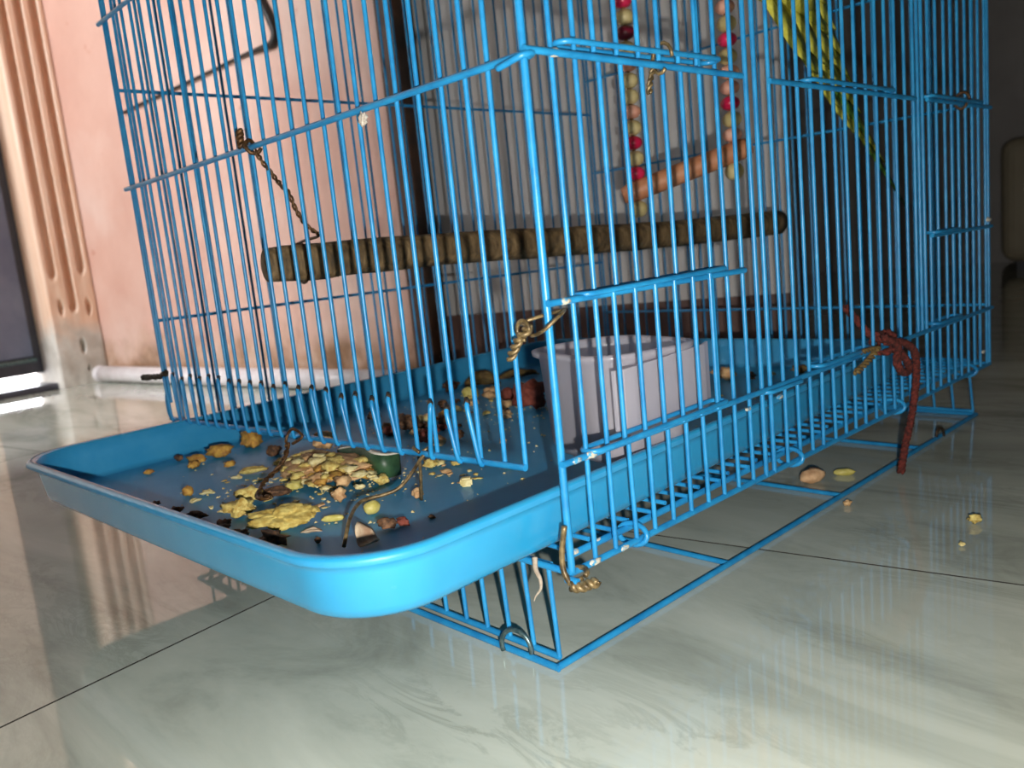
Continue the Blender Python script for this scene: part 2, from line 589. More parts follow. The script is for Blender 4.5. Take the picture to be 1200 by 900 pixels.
room_box('bottom_bead', -0.044, -0.034, -0.180, -0.086, 0.052, 0.060, M['steel'], leaf, bevel=0.002)

# fluted casing, built as a relief: three flutes that end above the base, and worn holes
nv, nzz = 74, 170
v0, v1 = -0.074, PV
z1 = 1.1
verts, faces = [], []
fl_c = [(-0.056, 0.212, 0.0080), (-0.030, 0.150, 0.0082), (-0.004, 0.218, 0.0080)]
holes = [(-0.052, 0.146, 0.0050, 0.014), (-0.003, 0.142, 0.0058, 0.014), (-0.026, 0.072, 0.0052, 0.013), (-0.022, 0.03, 0.003, 0.006)]
zs = [z1 * (i / nzz) ** 1.5 for i in range(nzz + 1)]
for z in zs:
    for j in range(nv + 1):
        v = v0 + (v1 - v0) * j / nv
        d = 0.0
        for c, zb_, w in fl_c:
            q = abs(v - c) / w
            if z > zb_: e2 = q
            else: e2 = math.hypot(q, (z - zb_) / (w * 1.6))
            if e2 < 1: d = max(d, 0.017 * (1 - e2 ** 5))
        for c, zc, rv, rz in holes:
            e2 = math.hypot((v - c) / rv, (z - zc) / rz)
            if e2 < 1: d = max(d, 0.014 * (1 - e2 ** 4))
        dent = 0.0012 * noise.noise((v * 60, z * 30, 3)) if z < 0.2 else 0
        edge = min(v - v0, v1 - v)
        rnd = 0.004 * (1 - min(edge / 0.004, 1)) ** 2
        verts.append(RM(0.022 - d - rnd + dent, v, z))
nb = len(verts)
for i in range(nzz):
    for j in range(nv):
        a = i * (nv + 1) + j
        faces.append((a, a + 1, a + nv + 2, a + nv + 1))
bk = []
for z in (0, z1):
    for v in (v0, v1):
        bk.append(len(verts)); verts.append(RM(-0.08, v, z))
bl_, br_, tl_, tr_ = bk
faces.append(tuple([i * (nv + 1) for i in range(nzz + 1)]) + (tl_, bl_))
faces.append(tuple([i * (nv + 1) + nv for i in range(nzz, -1, -1)]) + (br_, tr_))
faces.append(tuple(range(nv + 1)) + (br_, bl_))
faces.append(tuple(nzz * (nv + 1) + j for j in range(nv, -1, -1)) + (tl_, tr_))
casing = mesh_obj('trim_3', verts, faces, M['fluted'])
tag(casing, 'fluted wooden door casing with three grooves and worn foot', kind='structure')
room_box('casing_head', -0.08, 0.018, v0, v1, z1, 2.08, M['fluted'], casing)

# brown frame and the grey door leaf standing ajar behind the cage
trim = room_box('trim_4', 0.842, 0.874, PV - 0.006, PV + 0.03, 0, 2.1, M['brownwood'], kind='structure', bevel=0.003)
tag(trim, 'dark brown wooden door frame at the end of the pink wall')
D0 = RM(0.870, 0.046); DA = TH + math.radians(13)
DU = Vector((math.cos(DA), math.sin(DA), 0)); DVv = Vector((-math.sin(DA), math.cos(DA), 0))
DW = 0.425


def door_box(name, a, b, t0, t1, z0, z1, mat, parent=None):
    V, Fc = box_geo(D0 + DU * (a + b) / 2 + DVv * (t0 + t1) / 2 + Vector((0, 0, (z0 + z1) / 2)), DU * (b - a) / 2, DVv * (t1 - t0) / 2, Vector((0, 0, (z1 - z0) / 2)))
    return mesh_obj(name, V, Fc, mat, parent, smooth=False)


gd = door_box('door_2', 0, DW, 0, 0.035, 0.008, 2.05, M['greydoor'])
tag(gd, 'grey painted door leaf standing ajar behind the bird cage', kind='structure')
door_box('kick_board', 0.004, DW - 0.004, -0.006, 0.0, 0.012, 0.092, M['kick'], gd)

# white pipe along the foot of the pink wall
pz = 0.0155
pp = [RM(0.03, PV - 0.018, pz), RM(0.3, PV - 0.018, pz), RM(0.6, PV - 0.018, pz), RM(0.83, PV - 0.018, pz)]
pipe = empty('water_pipe', RM(0.43, PV - 0.018, 0), 'white plastic pipe lying along the foot of the pink wall', 'pipe')
tube('pipe_run', pp, 0.0145, M['whitepipe'], pipe, 16)
tube('end_cap', [RM(0.012, PV - 0.018, pz), RM(0.02, PV - 0.018, pz), RM(0.035, PV - 0.018, pz)], [0.013, 0.0155, 0.0155], M['whitepipe'], pipe, 16)

CABLE = [(-0.8486, 0.3681, 0.5288), (-0.8347, 0.3702, 0.5018), (-0.8287, 0.3711, 0.4811), (-0.8387, 0.3696, 0.4705), (-0.8614, 0.3662, 0.4701), (-0.9107, 0.3588, 0.4698), (-0.9966, 0.346, 0.4648), (-1.0908, 0.3319, 0.4605), (-1.1676, 0.3204, 0.4573), (-1.2452, 0.3088, 0.4529)]
CABLE = [Vector(p) + RV * 0.0155 for p in [(-0.895, 0.361, 0.63), (-0.868, 0.365, 0.57)] + CABLE]
cp = smooth_path(CABLE, 4)
rr = [0.0062 if i < 18 else max(0.0022, 0.0062 - 0.0004 * (i - 18)) for i in range(len(cp))]
tag(tube('wall_cable', cp, rr, M['cable'], None, 8), 'thin dark cable bending across the pink wall', 'cable')

# far dim furniture in the passage on the right
cc = RM(1.63, 1.66)
chest = empty('storage_chest', cc, 'low dim olive brown storage chest far back in the passage', 'chest')
V, Fc = box_geo(cc + Vector((0, 0, 0.160)), RU * 0.34, RV * 0.15, Vector((0, 0, 0.140)))
o = mesh_obj('body', V, Fc, M['chest'], chest, smooth=False)
bm = bmesh.new(); bm.from_mesh(o.data)
bmesh.ops.bevel(bm, geom=bm.edges[:], offset=0.03, segments=4, affect='EDGES', profile=0.5)
bm.to_mesh(o.data); bm.free()
V, Fc = box_geo(cc + Vector((0, 0, 0.0105)), RU * 0.31, RV * 0.12, Vector((0, 0, 0.0104)))
mesh_obj('plinth', V, Fc, M['darkframe'], chest, smooth=False)

# ------------------------------------------------------------------ the bird cage
W, L = 0.3766, 0.4795
ZT = 0.50
zb, z3, z2, z1r = 0.0442, 0.0875, 0.1475, 0.2325
R0 = 0.00103      # bar
RR = 0.00142      # rail
cage = empty('bird_cage', (-W / 2, L / 2, 0), 'blue enamelled wire bird cage on a low wire stand', 'bird cage')
jit = lambda s=0.0005: random.uniform(-s, s)

# front panel: bars down to a wire above the pulled out tray
bot = lambda x: 0.0752 + (x + 0.373) / 0.353 * (0.0835 - 0.0752)
front = rod('front_panel', (-W - 0.004, -0.0028, z1r + 0.0005), (0.002, -0.0028, z1r - 0.0005), RR, M['wire'], cage)
rod('rail', (-W - 0.003, -0.0028, 0.3385), (0.002, -0.0028, 0.3385), RR, M['wire'], front)
rod('rail', (-W, 0, ZT), (0, 0, ZT), RR, M['wire'], front)
rod('rail', (-0.373, -0.0012, bot(-0.373)), (-0.0185, -0.0012, bot(-0.0185)), 0.0014, M['wire'], front)
rod('rail', (-W, 0, zb), (0, 0, zb), RR, M['wire'], front)
for kx in range(25):
    x = -0.0164 - 0.01428 * kx
    x2 = x - (0.003 if kx == 0 else 0.0008) + jit()
    rod('bar', (x2, 0, bot(x2)), (x + jit(), 0, ZT), R0, M['wire'], front)
rod('bar', (-0.3715, 0.0, 0.0865), (-0.3730, 0, ZT), R0, M['wire'], front)
# short wires of the tray flap, their upper ends broken off and blackened
for kx in range(25):
    x = -0.0200 - 0.01428 * kx
    if kx in (0, 4): continue
    off = 0.0085 * max(0.0, 1 - (kx - 1) / 17.0)
    tx = x - off + (0.009 if kx < 8 else 0.006) * -0.3
    ht = 0.1065 + jit(0.002)
    bx = tx + (0.0035 if kx < 12 else 0.0012)
    if kx == 3: bx, tx = tx - 0.001, tx + 0.003
    pts = [(bx, -0.0026, bot(bx) - 0.0006), (bx, -0.0042, bot(bx) + 0.001), ((bx + tx) / 2, -0.0047, (bot(bx) + ht) / 2), (tx, -0.0048, ht - 0.002), (tx - 0.0016, -0.003, ht + 0.0006)]
    w = tube('flap_wire', smooth_path(pts, 3), R0, M['wire'], front)
    hk = [(tx - 0.0005, -0.0042, ht - 0.0008), (tx - 0.0012, -0.0035, ht + 0.0002), (tx - 0.0030, -0.0022, ht + 0.0010)]
    tip = tube('wire_stub', hk, [0.0013, 0.0013, 0.0010], M['darkwire'], front, 8)

hook = [(-0.008, -0.0052, z1r - 0.003), (-0.003, -0.0050, z1r - 0.0022), (0.0026, -0.0036, z1r - 0.0008), (0.0034, 0.0002, z1r + 0.0002), (0.001, 0.0030, z1r + 0.0004), (-0.003, 0.0030, z1r)]
tube('rail_hook', smooth_path(hook, 4), RR * 0.85, M['wire'], front)
# right side panel
right = rod('right_side_panel', (0, -0.001, zb), (0, L, zb), RR, M['wire'], cage)
for y in (0.0, L):
    rod('corner_post', (0, y, zb), (0, y, ZT), 0.00150 if y == 0 else R0 * 1.1, M['wire'], right)
for (y0, y1, z, xo) in ((-0.002, 0.137, z1r + 0.0015, 0.0026), (0.162, 0.339, z1r + 0.001, 0.0022), (0.358, L, z1r + 0.0015, 0.0022),
                        (-0.002, 0.1305, z2 - 0.0005, 0.0026), (0.362, L, z2 + 0.001, 0.0022),
                        (-0.002, L, z3, 0.0022), (0, L, 0.335, 0.0022), (0, L, ZT, 0.0)):
    rod('rail', (xo, y0, z), (xo, y1, z), RR * 0.95, M['wire'], right)


def loop(y0, y1, z, tilt=0.0, xa=-0.0036, xb=0.0050, par=None, dz0=0.0):
    pts = []
    rad = (xb - xa) / 2; xm = (xa + xb) / 2
    for i in range(9):
        a = math.pi / 2 + math.pi * i / 8
        pts.append((xm + rad * math.sin(a), y0 + rad + rad * math.cos(a), z))
    for i in range(9):
        a = -math.pi / 2 + math.pi * i / 8
        pts.append((xm + rad * math.sin(a), y1 - rad + rad * math.cos(a), z + tilt))
    return tube('door_latch_loop', pts, R0 * 1.08, M['wire'], par or right, 8, closed=True)


# feeder doors: a row of bars of their own, the panel bars stop at the rails there
def door_small(z0, ztop, y0, y1, zl, n):
    d = loop(y0, y1, zl, tilt=0.0012)
    d.name = 'feeder_door'
    for i in range(n):
        y = 0.0335 + i * 0.0133
        rod('bar', (0.0035, y, z0), (0.0035, y, ztop), R0, M['wire'], right)
    return d


door_small(z1r + 0.003, ZT, 0.0165, 0.118, z1r + 0.0055, 6)
door_small(z3, z2 + 0.0015, 0.0135, 0.108, z3 + 0.0012, 6)
loop(0.0170, 0.1130, z2 + 0.0008, 0.0014)
loop(0.1985, 0.303, z1r + 0.0035, 0.0)
loop(0.3585, 0.455, z1r + 0.0035, 0.0)
loop(0.365, 0.407, z2 + 0.003, 0.0)
loop(0.363, 0.409, z3 + 0.003, 0.0)
loop(0.143, 0.178, z3 - 0.001, 0.0)
loop(0.196, 0.262, z3 + 0.003, 0.0)
ys = [0.0135 + 0.01325 * i for i in range(10)]
for i, y in enumerate(ys):
    if i in (2, 3, 4, 5, 6):
        segs = ((zb, z3), (z2, z1r + 0.002))
    else:
        segs = ((zb, ZT),)
    for a, b in segs:
        rod('bar', (0, y + jit(), a), (0, y + jit(), b), R0, M['wire'], right)
for y in (0.1435, 0.1515):
    rod('door_post', (0.0006, y, zb), (0.0006, y, ZT), R0 * 1.15, M['wire'], right)
y = 0.1645
while y < 0.338:
    rod('bar', (0, y + 0.002 + jit(0.001), zb), (0, y + 0.002 + jit(), z3), R0, M['wire'], right)
    rod('bar', (0.0008, y + jit(0.001), z3 - 0.001), (0.0008, y + jit(0.001), ZT), R0, M['wire'], right)
    y += 0.0134
for y in (0.3405, 0.3475, 0.3545):
    rod('door_post', (0.0004, y, zb if y > 0.35 else z3), (0.0004, y, ZT), R0 * 1.1, M['wire'], right)
y = 0.3665
while y < 0.474:
    rod('bar', (0, y + jit(0.001), zb), (0, y + jit(0.001), ZT), R0, M['wire'], right)
    y += 0.0133
# hinge rings that hold the bottom grille to the side rail
for y in (0.0425, 0.1755, 0.308, 0.44):
    pts = []
    for i in range(16):
        a = 2 * math.pi * i / 16
        pts.append((-0.004 + 0.0075 * math.cos(a), y + 0.0012 * math.sin(a), 0.0455 + 0.0042 * math.sin(a)))
    tube('hinge_ring', pts, 0.0012, M['wire'], right, 8, closed=True)

# left side panel and rear panel
left = rod('left_side_panel', (-W, 0, zb), (-W, L, zb), RR, M['wire'], cage)
for z in (0.1435, 0.2973, ZT):
    rod('rail', (-W - 0.0022, 0, z), (-W - 0.0022, L, z), R0 * 1.15, M['wire'], left)
for i in range(36):
    y = 0.0085 + 0.0133 * i
    if y > L: break
    rod('bar', (-W, y + jit(), zb), (-W, y + jit(), ZT), R0, M['wire'], left)
rod('corner_post', (-W, 0, 0.093), (-W, 0, ZT), R0 * 1.2, M['wire'], left)
rod('corner_post', (-W, L, zb), (-W, L, ZT), R0 * 1.2, M['wire'], left)
# the foot of the front left post is bent inwards
tube('bent_post_foot', smooth_path([(-W, 0, 0.0940), (-0.3762, -0.001, 0.0885), (-0.3735, -0.002, 0.0800), (-0.3705, -0.002, 0.0758)], 3), R0 * 1.1, M['wire'], left)
rear = rod('rear_panel', (-W, L, zb), (0, L, zb), RR, M['wire'], cage)
for z in (0.0900, 0.2373, 0.3305, ZT):
    rod('rail', (-W, L - 0.0022, z), (0, L - 0.0022, z), R0 * 1.15, M['wire'], rear)
for i in range(26):
    x = -0.010 - 0.01428 * i
    rod('bar', (x + jit(), L, zb), (x + jit(), L, ZT), R0, M['wire'], rear)
# roof grille, out of sight above
roof = rod('roof_panel', (-W, L / 2, ZT), (0, L / 2, ZT), RR, M['wire'], cage)
for i in range(26):
    x = -0.010 - 0.01428 * i
    rod('bar', (x, 0, ZT + 0.002), (x, L, ZT + 0.002), R0, M['wire'], roof)

# bottom grille carrying the tray
grille = rod('bottom_grille', (-0.0078, 0.003, 0.0470), (-0.0078, L - 0.004, 0.0470), 0.0015, M['wire'], cage)
for x in (-0.128, -0.249, -W + 0.008):
    rod('rail', (x, 0.003, 0.0462), (x, L - 0.004, 0.0462), 0.0013, M['wire'], grille)
for i in range(36):
    y = 0.0075 + 0.0131 * i
    rod('bar', (-W + 0.006, y, 0.0492), (-0.0062 - (0.003 if i % 2 else 0), y + jit(), 0.0492), R0, M['wire'], grille)

# wire stand on the floor
SX0, SX1, SY0, SY1 = -W + 0.0125, -0.0125, -0.0005, 0.4880
rs = 0.0015
stand = rod('wire_stand', (SX1, SY0, rs), (SX1, SY1, rs), rs, M['wire'], cage)
rod('rail', (SX0, SY0, rs), (SX0, SY1, rs), rs, M['wire'], stand)
for y in (SY0, 0.1262, 0.2517, 0.3735, SY1):
    rod('rail', (SX0, y, rs), (SX1 + (0.001 if y == SY0 else 0), y, rs), rs if y in (SY0, SY1) else 0.0014, M['wire'], stand)
for yy, s in ((SY0 + 0.0030, 1), (SY1 - 0.003, -1)):
    rod('rail', (SX0, yy, 0.0046), (SX1 - 0.001, yy, 0.0046), 0.0014, M['wire'], stand)
    rod('rail', (SX0, yy + s * 0.001, zb - 0.0012), (SX1 - 0.002, yy + s * 0.001, zb - 0.0012), 0.0014, M['wire'], stand)
    for i in range(25):
        x = SX1 - 0.0012 - 0.01430 * i
        rod('bar', (x, yy, 0.0046), (x - 0.0028 + jit(), yy + s * 0.001, zb - 0.0012), R0, M['wire'], stand)


def half_ring(name, cx, cy, cz, r, th, mat, parent, ang=0.0, tuber=0.0011):
    pts = []
    for i in range(15):
        a = -0.35 + (math.pi + 0.7) * i / 14
        d = r * math.cos(a)
        pts.append((cx + d * math.cos(ang), cy + d * math.sin(ang), cz + r * 1.05 * math.sin(a)))
    return tube(name, pts, tuber, mat, parent, 8)


half_ring('clip_ring', -0.0345, -0.0016, 0.0042, 0.0075, 0, M['steel'], stand, math.radians(12))
half_ring('clip_ring', SX1 + 0.001, 0.408, 0.0028, 0.0050, 0, M['darkwire'], stand, math.radians(80))


# welds where the paint has flaked off
def blob(name, c, r, mat, parent, sc=(1, 1, 1), amp=0.35, seed=0, sub=2):
    bm = bmesh.new()
    bmesh.ops.create_icosphere(bm, subdivisions=sub, radius=1)
    for v in bm.verts:
        n = noise.noise(v.co * 1.7 + Vector((seed * 7.1, seed * 3.3, 0)))
        v.co = Vector((v.co.x * sc[0], v.co.y * sc[1], v.co.z * sc[2])) * r * (1 + amp * n)
    return bm_obj(name, bm, mat, parent, True, c)


for i, (c, r) in enumerate([((0.0024, 0.0135, z1r + 0.0015), 0.0026), ((0.0030, 0.006, z2 - 0.0005), 0.0023), ((0.0028, 0.005, z3), 0.0022), ((0.0026, 0.0135, z3), 0.0026),
                            ((0.001, 0.0125, zb + 0.0005), 0.0023), ((0.0005, 0.031, zb), 0.0022), ((-0.0075, 0.010, 0.0475), 0.0024), ((-0.0078, 0.024, 0.0475), 0.0021),
                            ((0.0018, 0.128, z3 - 0.006), 0.0017), ((0.0018, 0.158, z3 - 0.006), 0.0020), ((0.0012, 0.476, z2 + 0.006), 0.0030), ((0.0012, 0.462, zb + 0.012), 0.0024)]):
    blob('flaked_weld', c, r * 0.9, M['worn'], right, (0.62, 1.7, 0.66), 0.45, i)
rod('pin', (0.0, -0.003, zb - 0.0015), (0.006, -0.003, zb - 0.0015), 0.0016, M['wire'], right)

# ------------------------------------------------------------------ tray
tray_c = Vector((-0.1828, 0.1412, 0)); TYAW = 0.0376
tw, tl = 0.3462, 0.4853


def rr_loop(w, l, rad, z, n=7):
    out = []
    for (sx, sy, a0) in ((1, -1, -math.pi / 2), (1, 1, 0), (-1, 1, math.pi / 2), (-1, -1, math.pi)):
        for i in range(n + 1):
            a = a0 + (math.pi / 2) * i / n
            out.append(Vector((sx * (w / 2 - rad) + rad * math.cos(a), sy * (l / 2 - rad) + rad * math.sin(a), z)))
    return out


def loft(loops, cap0=True, cap1=True):
    V, Fc = [], []
    n = len(loops[0])
    for lp in loops: V += lp
    for i in range(len(loops) - 1):
        for j in range(n):
            Fc.append((i * n + j, i * n + (j + 1) % n, (i + 1) * n + (j + 1) % n, (i + 1) * n + j))
    if cap0: Fc.append(tuple(range(n - 1, -1, -1)))
    if cap1: Fc.append(tuple((len(loops) - 1) * n + j for j in range(n)))
    return V, Fc


prof = [(0.0125, 0.0508), (0.0098, 0.0512), (0.0078, 0.0530), (0.0066, 0.0560), (0.0048, 0.0690), (0.0040, 0.0718), (0.0012, 0.0728), (0.0, 0.0738), (0.0002, 0.0756),
        (0.0014, 0.0766), (0.0034, 0.0766), (0.0050, 0.0756), (0.0064, 0.0690), (0.0094, 0.0572), (0.0118, 0.0550), (0.0150, 0.0545)]
loops = [rr_loop(tw - 2 * i, tl - 2 * i, 0.036 - i * 0.6, z, 9) for i, z in prof]
V, Fc = loft(loops)
Rz = Matrix.Rotation(TYAW, 3, 'Z')
V = [tray_c + Rz @ v for v in V]
tray = mesh_obj('cage_tray', V, Fc, M['tray'], None, True)
tray.data.materials.append(M['trayin'])
for pl in tray.data.polygons:
    if pl.normal.z > 0.05 and pl.center.z + tray.location.z < 0.0758: pl.material_index = 1
tag(tray, 'bright blue plastic tray pulled partly out of the cage', 'tray')
FLOORZ = 0.0546

# ------------------------------------------------------------------ feeder cup
cup = empty('water_cup', (-0.043, 0.0745, 0.0680), 'frosted translucent plastic water cup hooked inside the side bars', 'cup')
cyaw = math.radians(-13)
Cz = Matrix.Rotation(cyaw, 3, 'Z')
c0 = Vector((-0.0075, 0.0745, 0.0680))


def cuploc(p):
    p = Vector(p)
    return c0 + Cz @ p


def cuprr(ins, z, rad, n=6):
    lp = rr_loop(0.066 - 2 * ins, 0.058 - 2 * ins, rad, z * 1.30, n)
    return [cuploc(v + Vector((-0.0345, 0.000, 0))) for v in lp]


prof = [(0.013, 0.0, .010), (0.0075, 0.0006, .012), (0.0038, 0.004, .016), (0.0008, 0.036, .019), (-0.0022, 0.0372, .0215), (-0.0024, 0.0388, .0215), (0.0, 0.0392, .019), (0.0018, 0.0385, .018), (0.0020, 0.036, .018), (0.0048, 0.005, .014), (0.009, 0.0018, .010), (0.014, 0.0014, .009)]
V, Fc = loft([cuprr(i, z, r) for i, z, r in prof])
mesh_obj('cup_body', V, Fc, M['frost'], cup)
wprof = [(0.0140, 0.0017, .009), (0.0094, 0.0021, .010), (0.0052, 0.0053, .0135), (0.0040, 0.0215, .0155)]
V, Fc = loft([cuprr(i, z, r) for i, z, r in wprof])
mesh_obj('water', V, Fc, M['water'], cup)
# hooked back plate resting against the bars
pl = []
for y0, x0 in ((-0.0325, 0.0012), (-0.0285, 0.0034), (-0.023, 0.0040), (0.024, 0.0040), (0.0300, 0.0034), (0.0365, 0.0010)):
    pl.append((y0, x0))
V, Fc = [], []
for y0, x0 in pl:
    zl0 = 0.0195 if abs(y0) > 0.026 else 0.0165
    zl1 = 0.0475 + y0 * 0.03
    for (dx, z) in ((0, zl0), (0, zl1), (-0.0013, zl1), (-0.0013, zl0)):
        V.append(c0 + Vector((x0 + dx - 0.0005, y0, z)))
for i in range(len(pl) - 1):
    for j in range(4):
        Fc.append((i * 4 + j, i * 4 + (j + 1) % 4, (i + 1) * 4 + (j + 1) % 4, (i + 1) * 4 + j))
Fc.append((3, 2, 1, 0)); nn = (len(pl) - 1) * 4; Fc.append((nn, nn + 1, nn + 2, nn + 3))
mesh_obj('back_plate', V, Fc, M['frost'], cup, smooth=False)

# ------------------------------------------------------------------ perch
pa, pb = Vector((-0.2320, 0.014, 0.1722)), Vector((-0.1670, 0.474, 0.1662))
perch = empty('branch_perch', (pa + pb) / 2, 'thick rough bark covered branch perch across the cage', 'perch')
N = 40
ax = (pb - pa).normalized()
sd = ax.cross(Vector((0, 0, 1))).normalized(); upv = sd.cross(ax)
V, Fc = [], []
S = 18
for i in range(N + 1):
    t = i / N
    c = pa + (pb - pa) * t + Vector((0, 0, 0.0012 * math.sin(t * 7)))
    for j in range(S):
        a = 2 * math.pi * j / S
        r = 0.0104 * (1 + 0.07 * noise.noise((math.cos(a) * 1.3, math.sin(a) * 1.3, t * 16)) + 0.05 * noise.noise((math.cos(a) * 4, math.sin(a) * 4, t * 50)))
        if i == 0: r *= 0.9
        if t > 0.04 and t < 0.09 and math.sin(a) < -0.6: r *= 1.10
        V.append(c + (sd * math.cos(a) + upv * math.sin(a)) * r)
for i in range(N):
    for j in range(S):
        Fc.append((i * S + j, i * S + (j + 1) % S, (i + 1) * S + (j + 1) % S, (i + 1) * S + j))
Fc.append(tuple(N * S + j for j in range(S)))
mesh_obj('bark', V, Fc, M['bark'], perch)
V2 = [V[j] * 1.0 for j in range(S)]
cen = sum(V2, Vector()) / S
inner = [cen + (v - cen) * 0.75 - ax * 0.0009 for v in V2]
mesh_obj('cut_end', V2 + inner, [(j, (j + 1) % S, S + (j + 1) % S, S + j) for j in range(S)] + [tuple(S + j for j in range(S))], M['cutwood'], perch)

# ------------------------------------------------------------------ swing
sa, sb = Vector((-0.1523, 0.2500, 0.1972)), Vector((-0.0979, 0.3000, 0.2177))
swing = empty('bead_swing', (sa + sb) / 2, 'small wooden swing hung on two strings of pink and cream beads', 'swing')
d = (sb - sa).normalized()
npt = 14
tube('rod', [sa - d * 0.006 + (sb - sa + d * 0.014) * (i / npt) for i in range(npt + 1)], [0.0052 if i in (0, npt) else 0.0070 for i in range(npt + 1)], M['swingwood'], swing, 14)


def uvball(name, c, r, mat, parent, sq=0.85):
    bm = bmesh.new()
    bmesh.ops.create_uvsphere(bm, u_segments=12, v_segments=8, radius=r)
    for v in bm.verts:
        v.co.z *= sq
        if abs(v.co.z) > r * sq * 0.9: v.co.z = math.copysign(r * sq * 0.9, v.co.z)
    return bm_obj(name, bm, mat, parent, True, c)


seqA = ['red', 'cream', 'red', 'cream', 'pink', 'cream', 'cream', 'pink', 'cream', 'dark', 'cream', 'red', 'cream', 'pink', 'red', 'cream', 'red']
seqB = ['pink', 'cream', 'red', 'pink', 'pink', 'cream', 'red', 'cream', 'pink', 'red', 'cream', 'dark', 'cream', 'red', 'cream', 'pink', 'red']
for P, seq, rad, lean in ((sa + d * 0.004, seqA, 0.0064, Vector((0.0, 0, 0))), (sb - d * 0.004, seqB, 0.0065, Vector((0.0, 0.0, 0)))):
    top = P + Vector((0, 0, ZT - P.z))
    cord = tube('cord', [P - Vector((0, 0, 0.018)), P, (P + top) / 2, top], 0.0012, M['cord'], swing, 8)
    uvball('bead', P - Vector((0, 0, 0.0125)), rad, M['bead_cream'], cord, 0.95)
    z = P.z + 0.0115
    i = 0
    while z < ZT - 0.01:
        nm = seq[i % len(seq)]
        h = 0.85 if nm == 'cream' else 0.75
        uvball('bead', Vector((P.x + 0.0004 * math.sin(i * 2.1), P.y, z)), rad, M['bead_' + nm], cord, h)
        z += rad * (h + 0.85) * 0.96
        i += 1
# loose brown tag cord beside the second string
tube('cord_end', smooth_path([sb + Vector((0.004, 0.004, 0.11)), sb + Vector((0.006, 0.004, 0.05)), sb + Vector((0.0055, 0.003, 0.0)), sb + Vector((0.006, 0.003, -0.022))], 4), 0.0014, M['cord'], swing)

# ------------------------------------------------------------------ parakeet, its tail hanging into view
TB, TT = Vector((-0.050, 0.268, 0.300)), Vector((-0.050, 0.4595, 0.1675))
bird = empty('parakeet', (-0.052, 0.25, 0.29), 'yellow green parakeet with a long tail behind the side bars', 'bird')
td = (TT - TB).normalized()
view = (TB - CAM).normalized()
lat = Vector((0.0, -0.57, -0.82)); lat = (lat - td * lat.dot(td)).normalized()   # across the tail
nor = td.cross(lat).normalized()


def feather(name, base, tip, w, mat, th=0.0009, skew=0.0):
    base, tip = Vector(base), Vector(tip)
    a = (tip - base)
    ln = a.length; a.normalize()
    la = (lat - a * lat.dot(a)).normalized(); no = a.cross(la).normalized()
    V, Fc = [], []
    n = 12
    for i in range(n + 1):
        t = i / n
        ww = w / 2 * (0.55 + 0.45 * min(1, t * 3)) * (1 if t < 0.72 else max(0.05, math.cos((t - 0.72) / 0.28 * math.pi / 2) ** 0.8))
        c = base + a * ln * t + la * skew * t * t
        for (s, h) in ((-1, 0), (-0.5, 1), (0, 1.5), (0.5, 1), (1, 0), (0, -0.8)):
            V.append(c + la * ww * s + no * th * h)
    for i in range(n):
        for j in range(6):
            Fc.append((i * 6 + j, i * 6 + (j + 1) % 6, (i + 1) * 6 + (j + 1) % 6, (i + 1) * 6 + j))
    Fc.append(tuple(range(5, -1, -1))); Fc.append(tuple(n * 6 + j for j in range(6)))
    return mesh_obj(name, V, Fc, mat, bird)


LN = (TT - TB).length
spec = [(0.000, 0.233, 0.0065, 'dark'), (0.002, 0.205, 0.0075, 'green'), (-0.002, 0.175, 0.0085, 'olive'), (0.004, 0.155, 0.009, 'olive'), (0.001, 0.140, 0.010, 'green'),
        (-0.005, 0.122, 0.010, 'olive'), (0.008, 0.113, 0.011, 'yellow'), (0.001, 0.100, 0.013, 'yellow'), (-0.011, 0.098, 0.012, 'olive'), (0.010, 0.082, 0.013, 'yellow'), (-0.016, 0.078, 0.013, 'yellow'),
        (-0.004, 0.074, 0.015, 'yellow'), (0.004, 0.066, 0.014, 'olive'), (0.013, 0.058, 0.013, 'yellow'), (-0.018, 0.056, 0.014, 'yellow'), (-0.009, 0.050, 0.014, 'olive'), (0.017, 0.041, 0.013, 'yellow'), (0.008, 0.044, 0.014, 'yellow'), (-0.019, 0.034, 0.014, 'yellow'), (0.020, 0.024, 0.013, 'yellow'), (0.025, 0.022, 0.013, 'yellow'), (0.023, 0.036, 0.012, 'olive'), (0.000, 0.036, 0.016, 'olive')]
for i, (b1, al, w, mt) in enumerate(spec):
    o_ = nor * (-0.0007 * i - 0.0004 * (i % 3))
    feather('tail_feather', TB + lat * (b1 + (0.004 if b1 > 0.007 else 0)) * 0.92 - td * 0.05 + o_, TB + lat * (b1 + (0.004 if b1 > 0.007 else 0)) + td * (al + (0.008 if b1 > 0.007 else 0)) + o_, w, M['f_' + mt])
# body: one continuous lofted surface from tail root to head
spine = [(0.020, 0.004), (0.004, 0.013), (-0.016, 0.022), (-0.04, 0.029), (-0.07, 0.029), (-0.095, 0.024), (-0.112, 0.019), (-0.128, 0.0185), (-0.143, 0.017), (-0.153, 0.010), (-0.157, 0.003)]
V, Fc = [], []
S = 16
for i, (s, r) in enumerate(spine):
    bend = Vector((0, -0.10, 0.30)) * (max(0, -s - 0.06) ** 1.3)
    c = TB + td * s + nor * -0.012 + bend
    for j in range(S):
        a = 2 * math.pi * j / S
        V.append(c + lat * r * math.cos(a) + nor * r * 0.92 * math.sin(a))
for i in range(len(spine) - 1):
    for j in range(S):
        Fc.append((i * S + j, i * S + (j + 1) % S, (i + 1) * S + (j + 1) % S, (i + 1) * S + j))
Fc.append(tuple(range(S - 1, -1, -1))); Fc.append(tuple((len(spine) - 1) * S + j for j in range(S)))
mesh_obj('body', V, Fc, M['f_yellow'], bird)
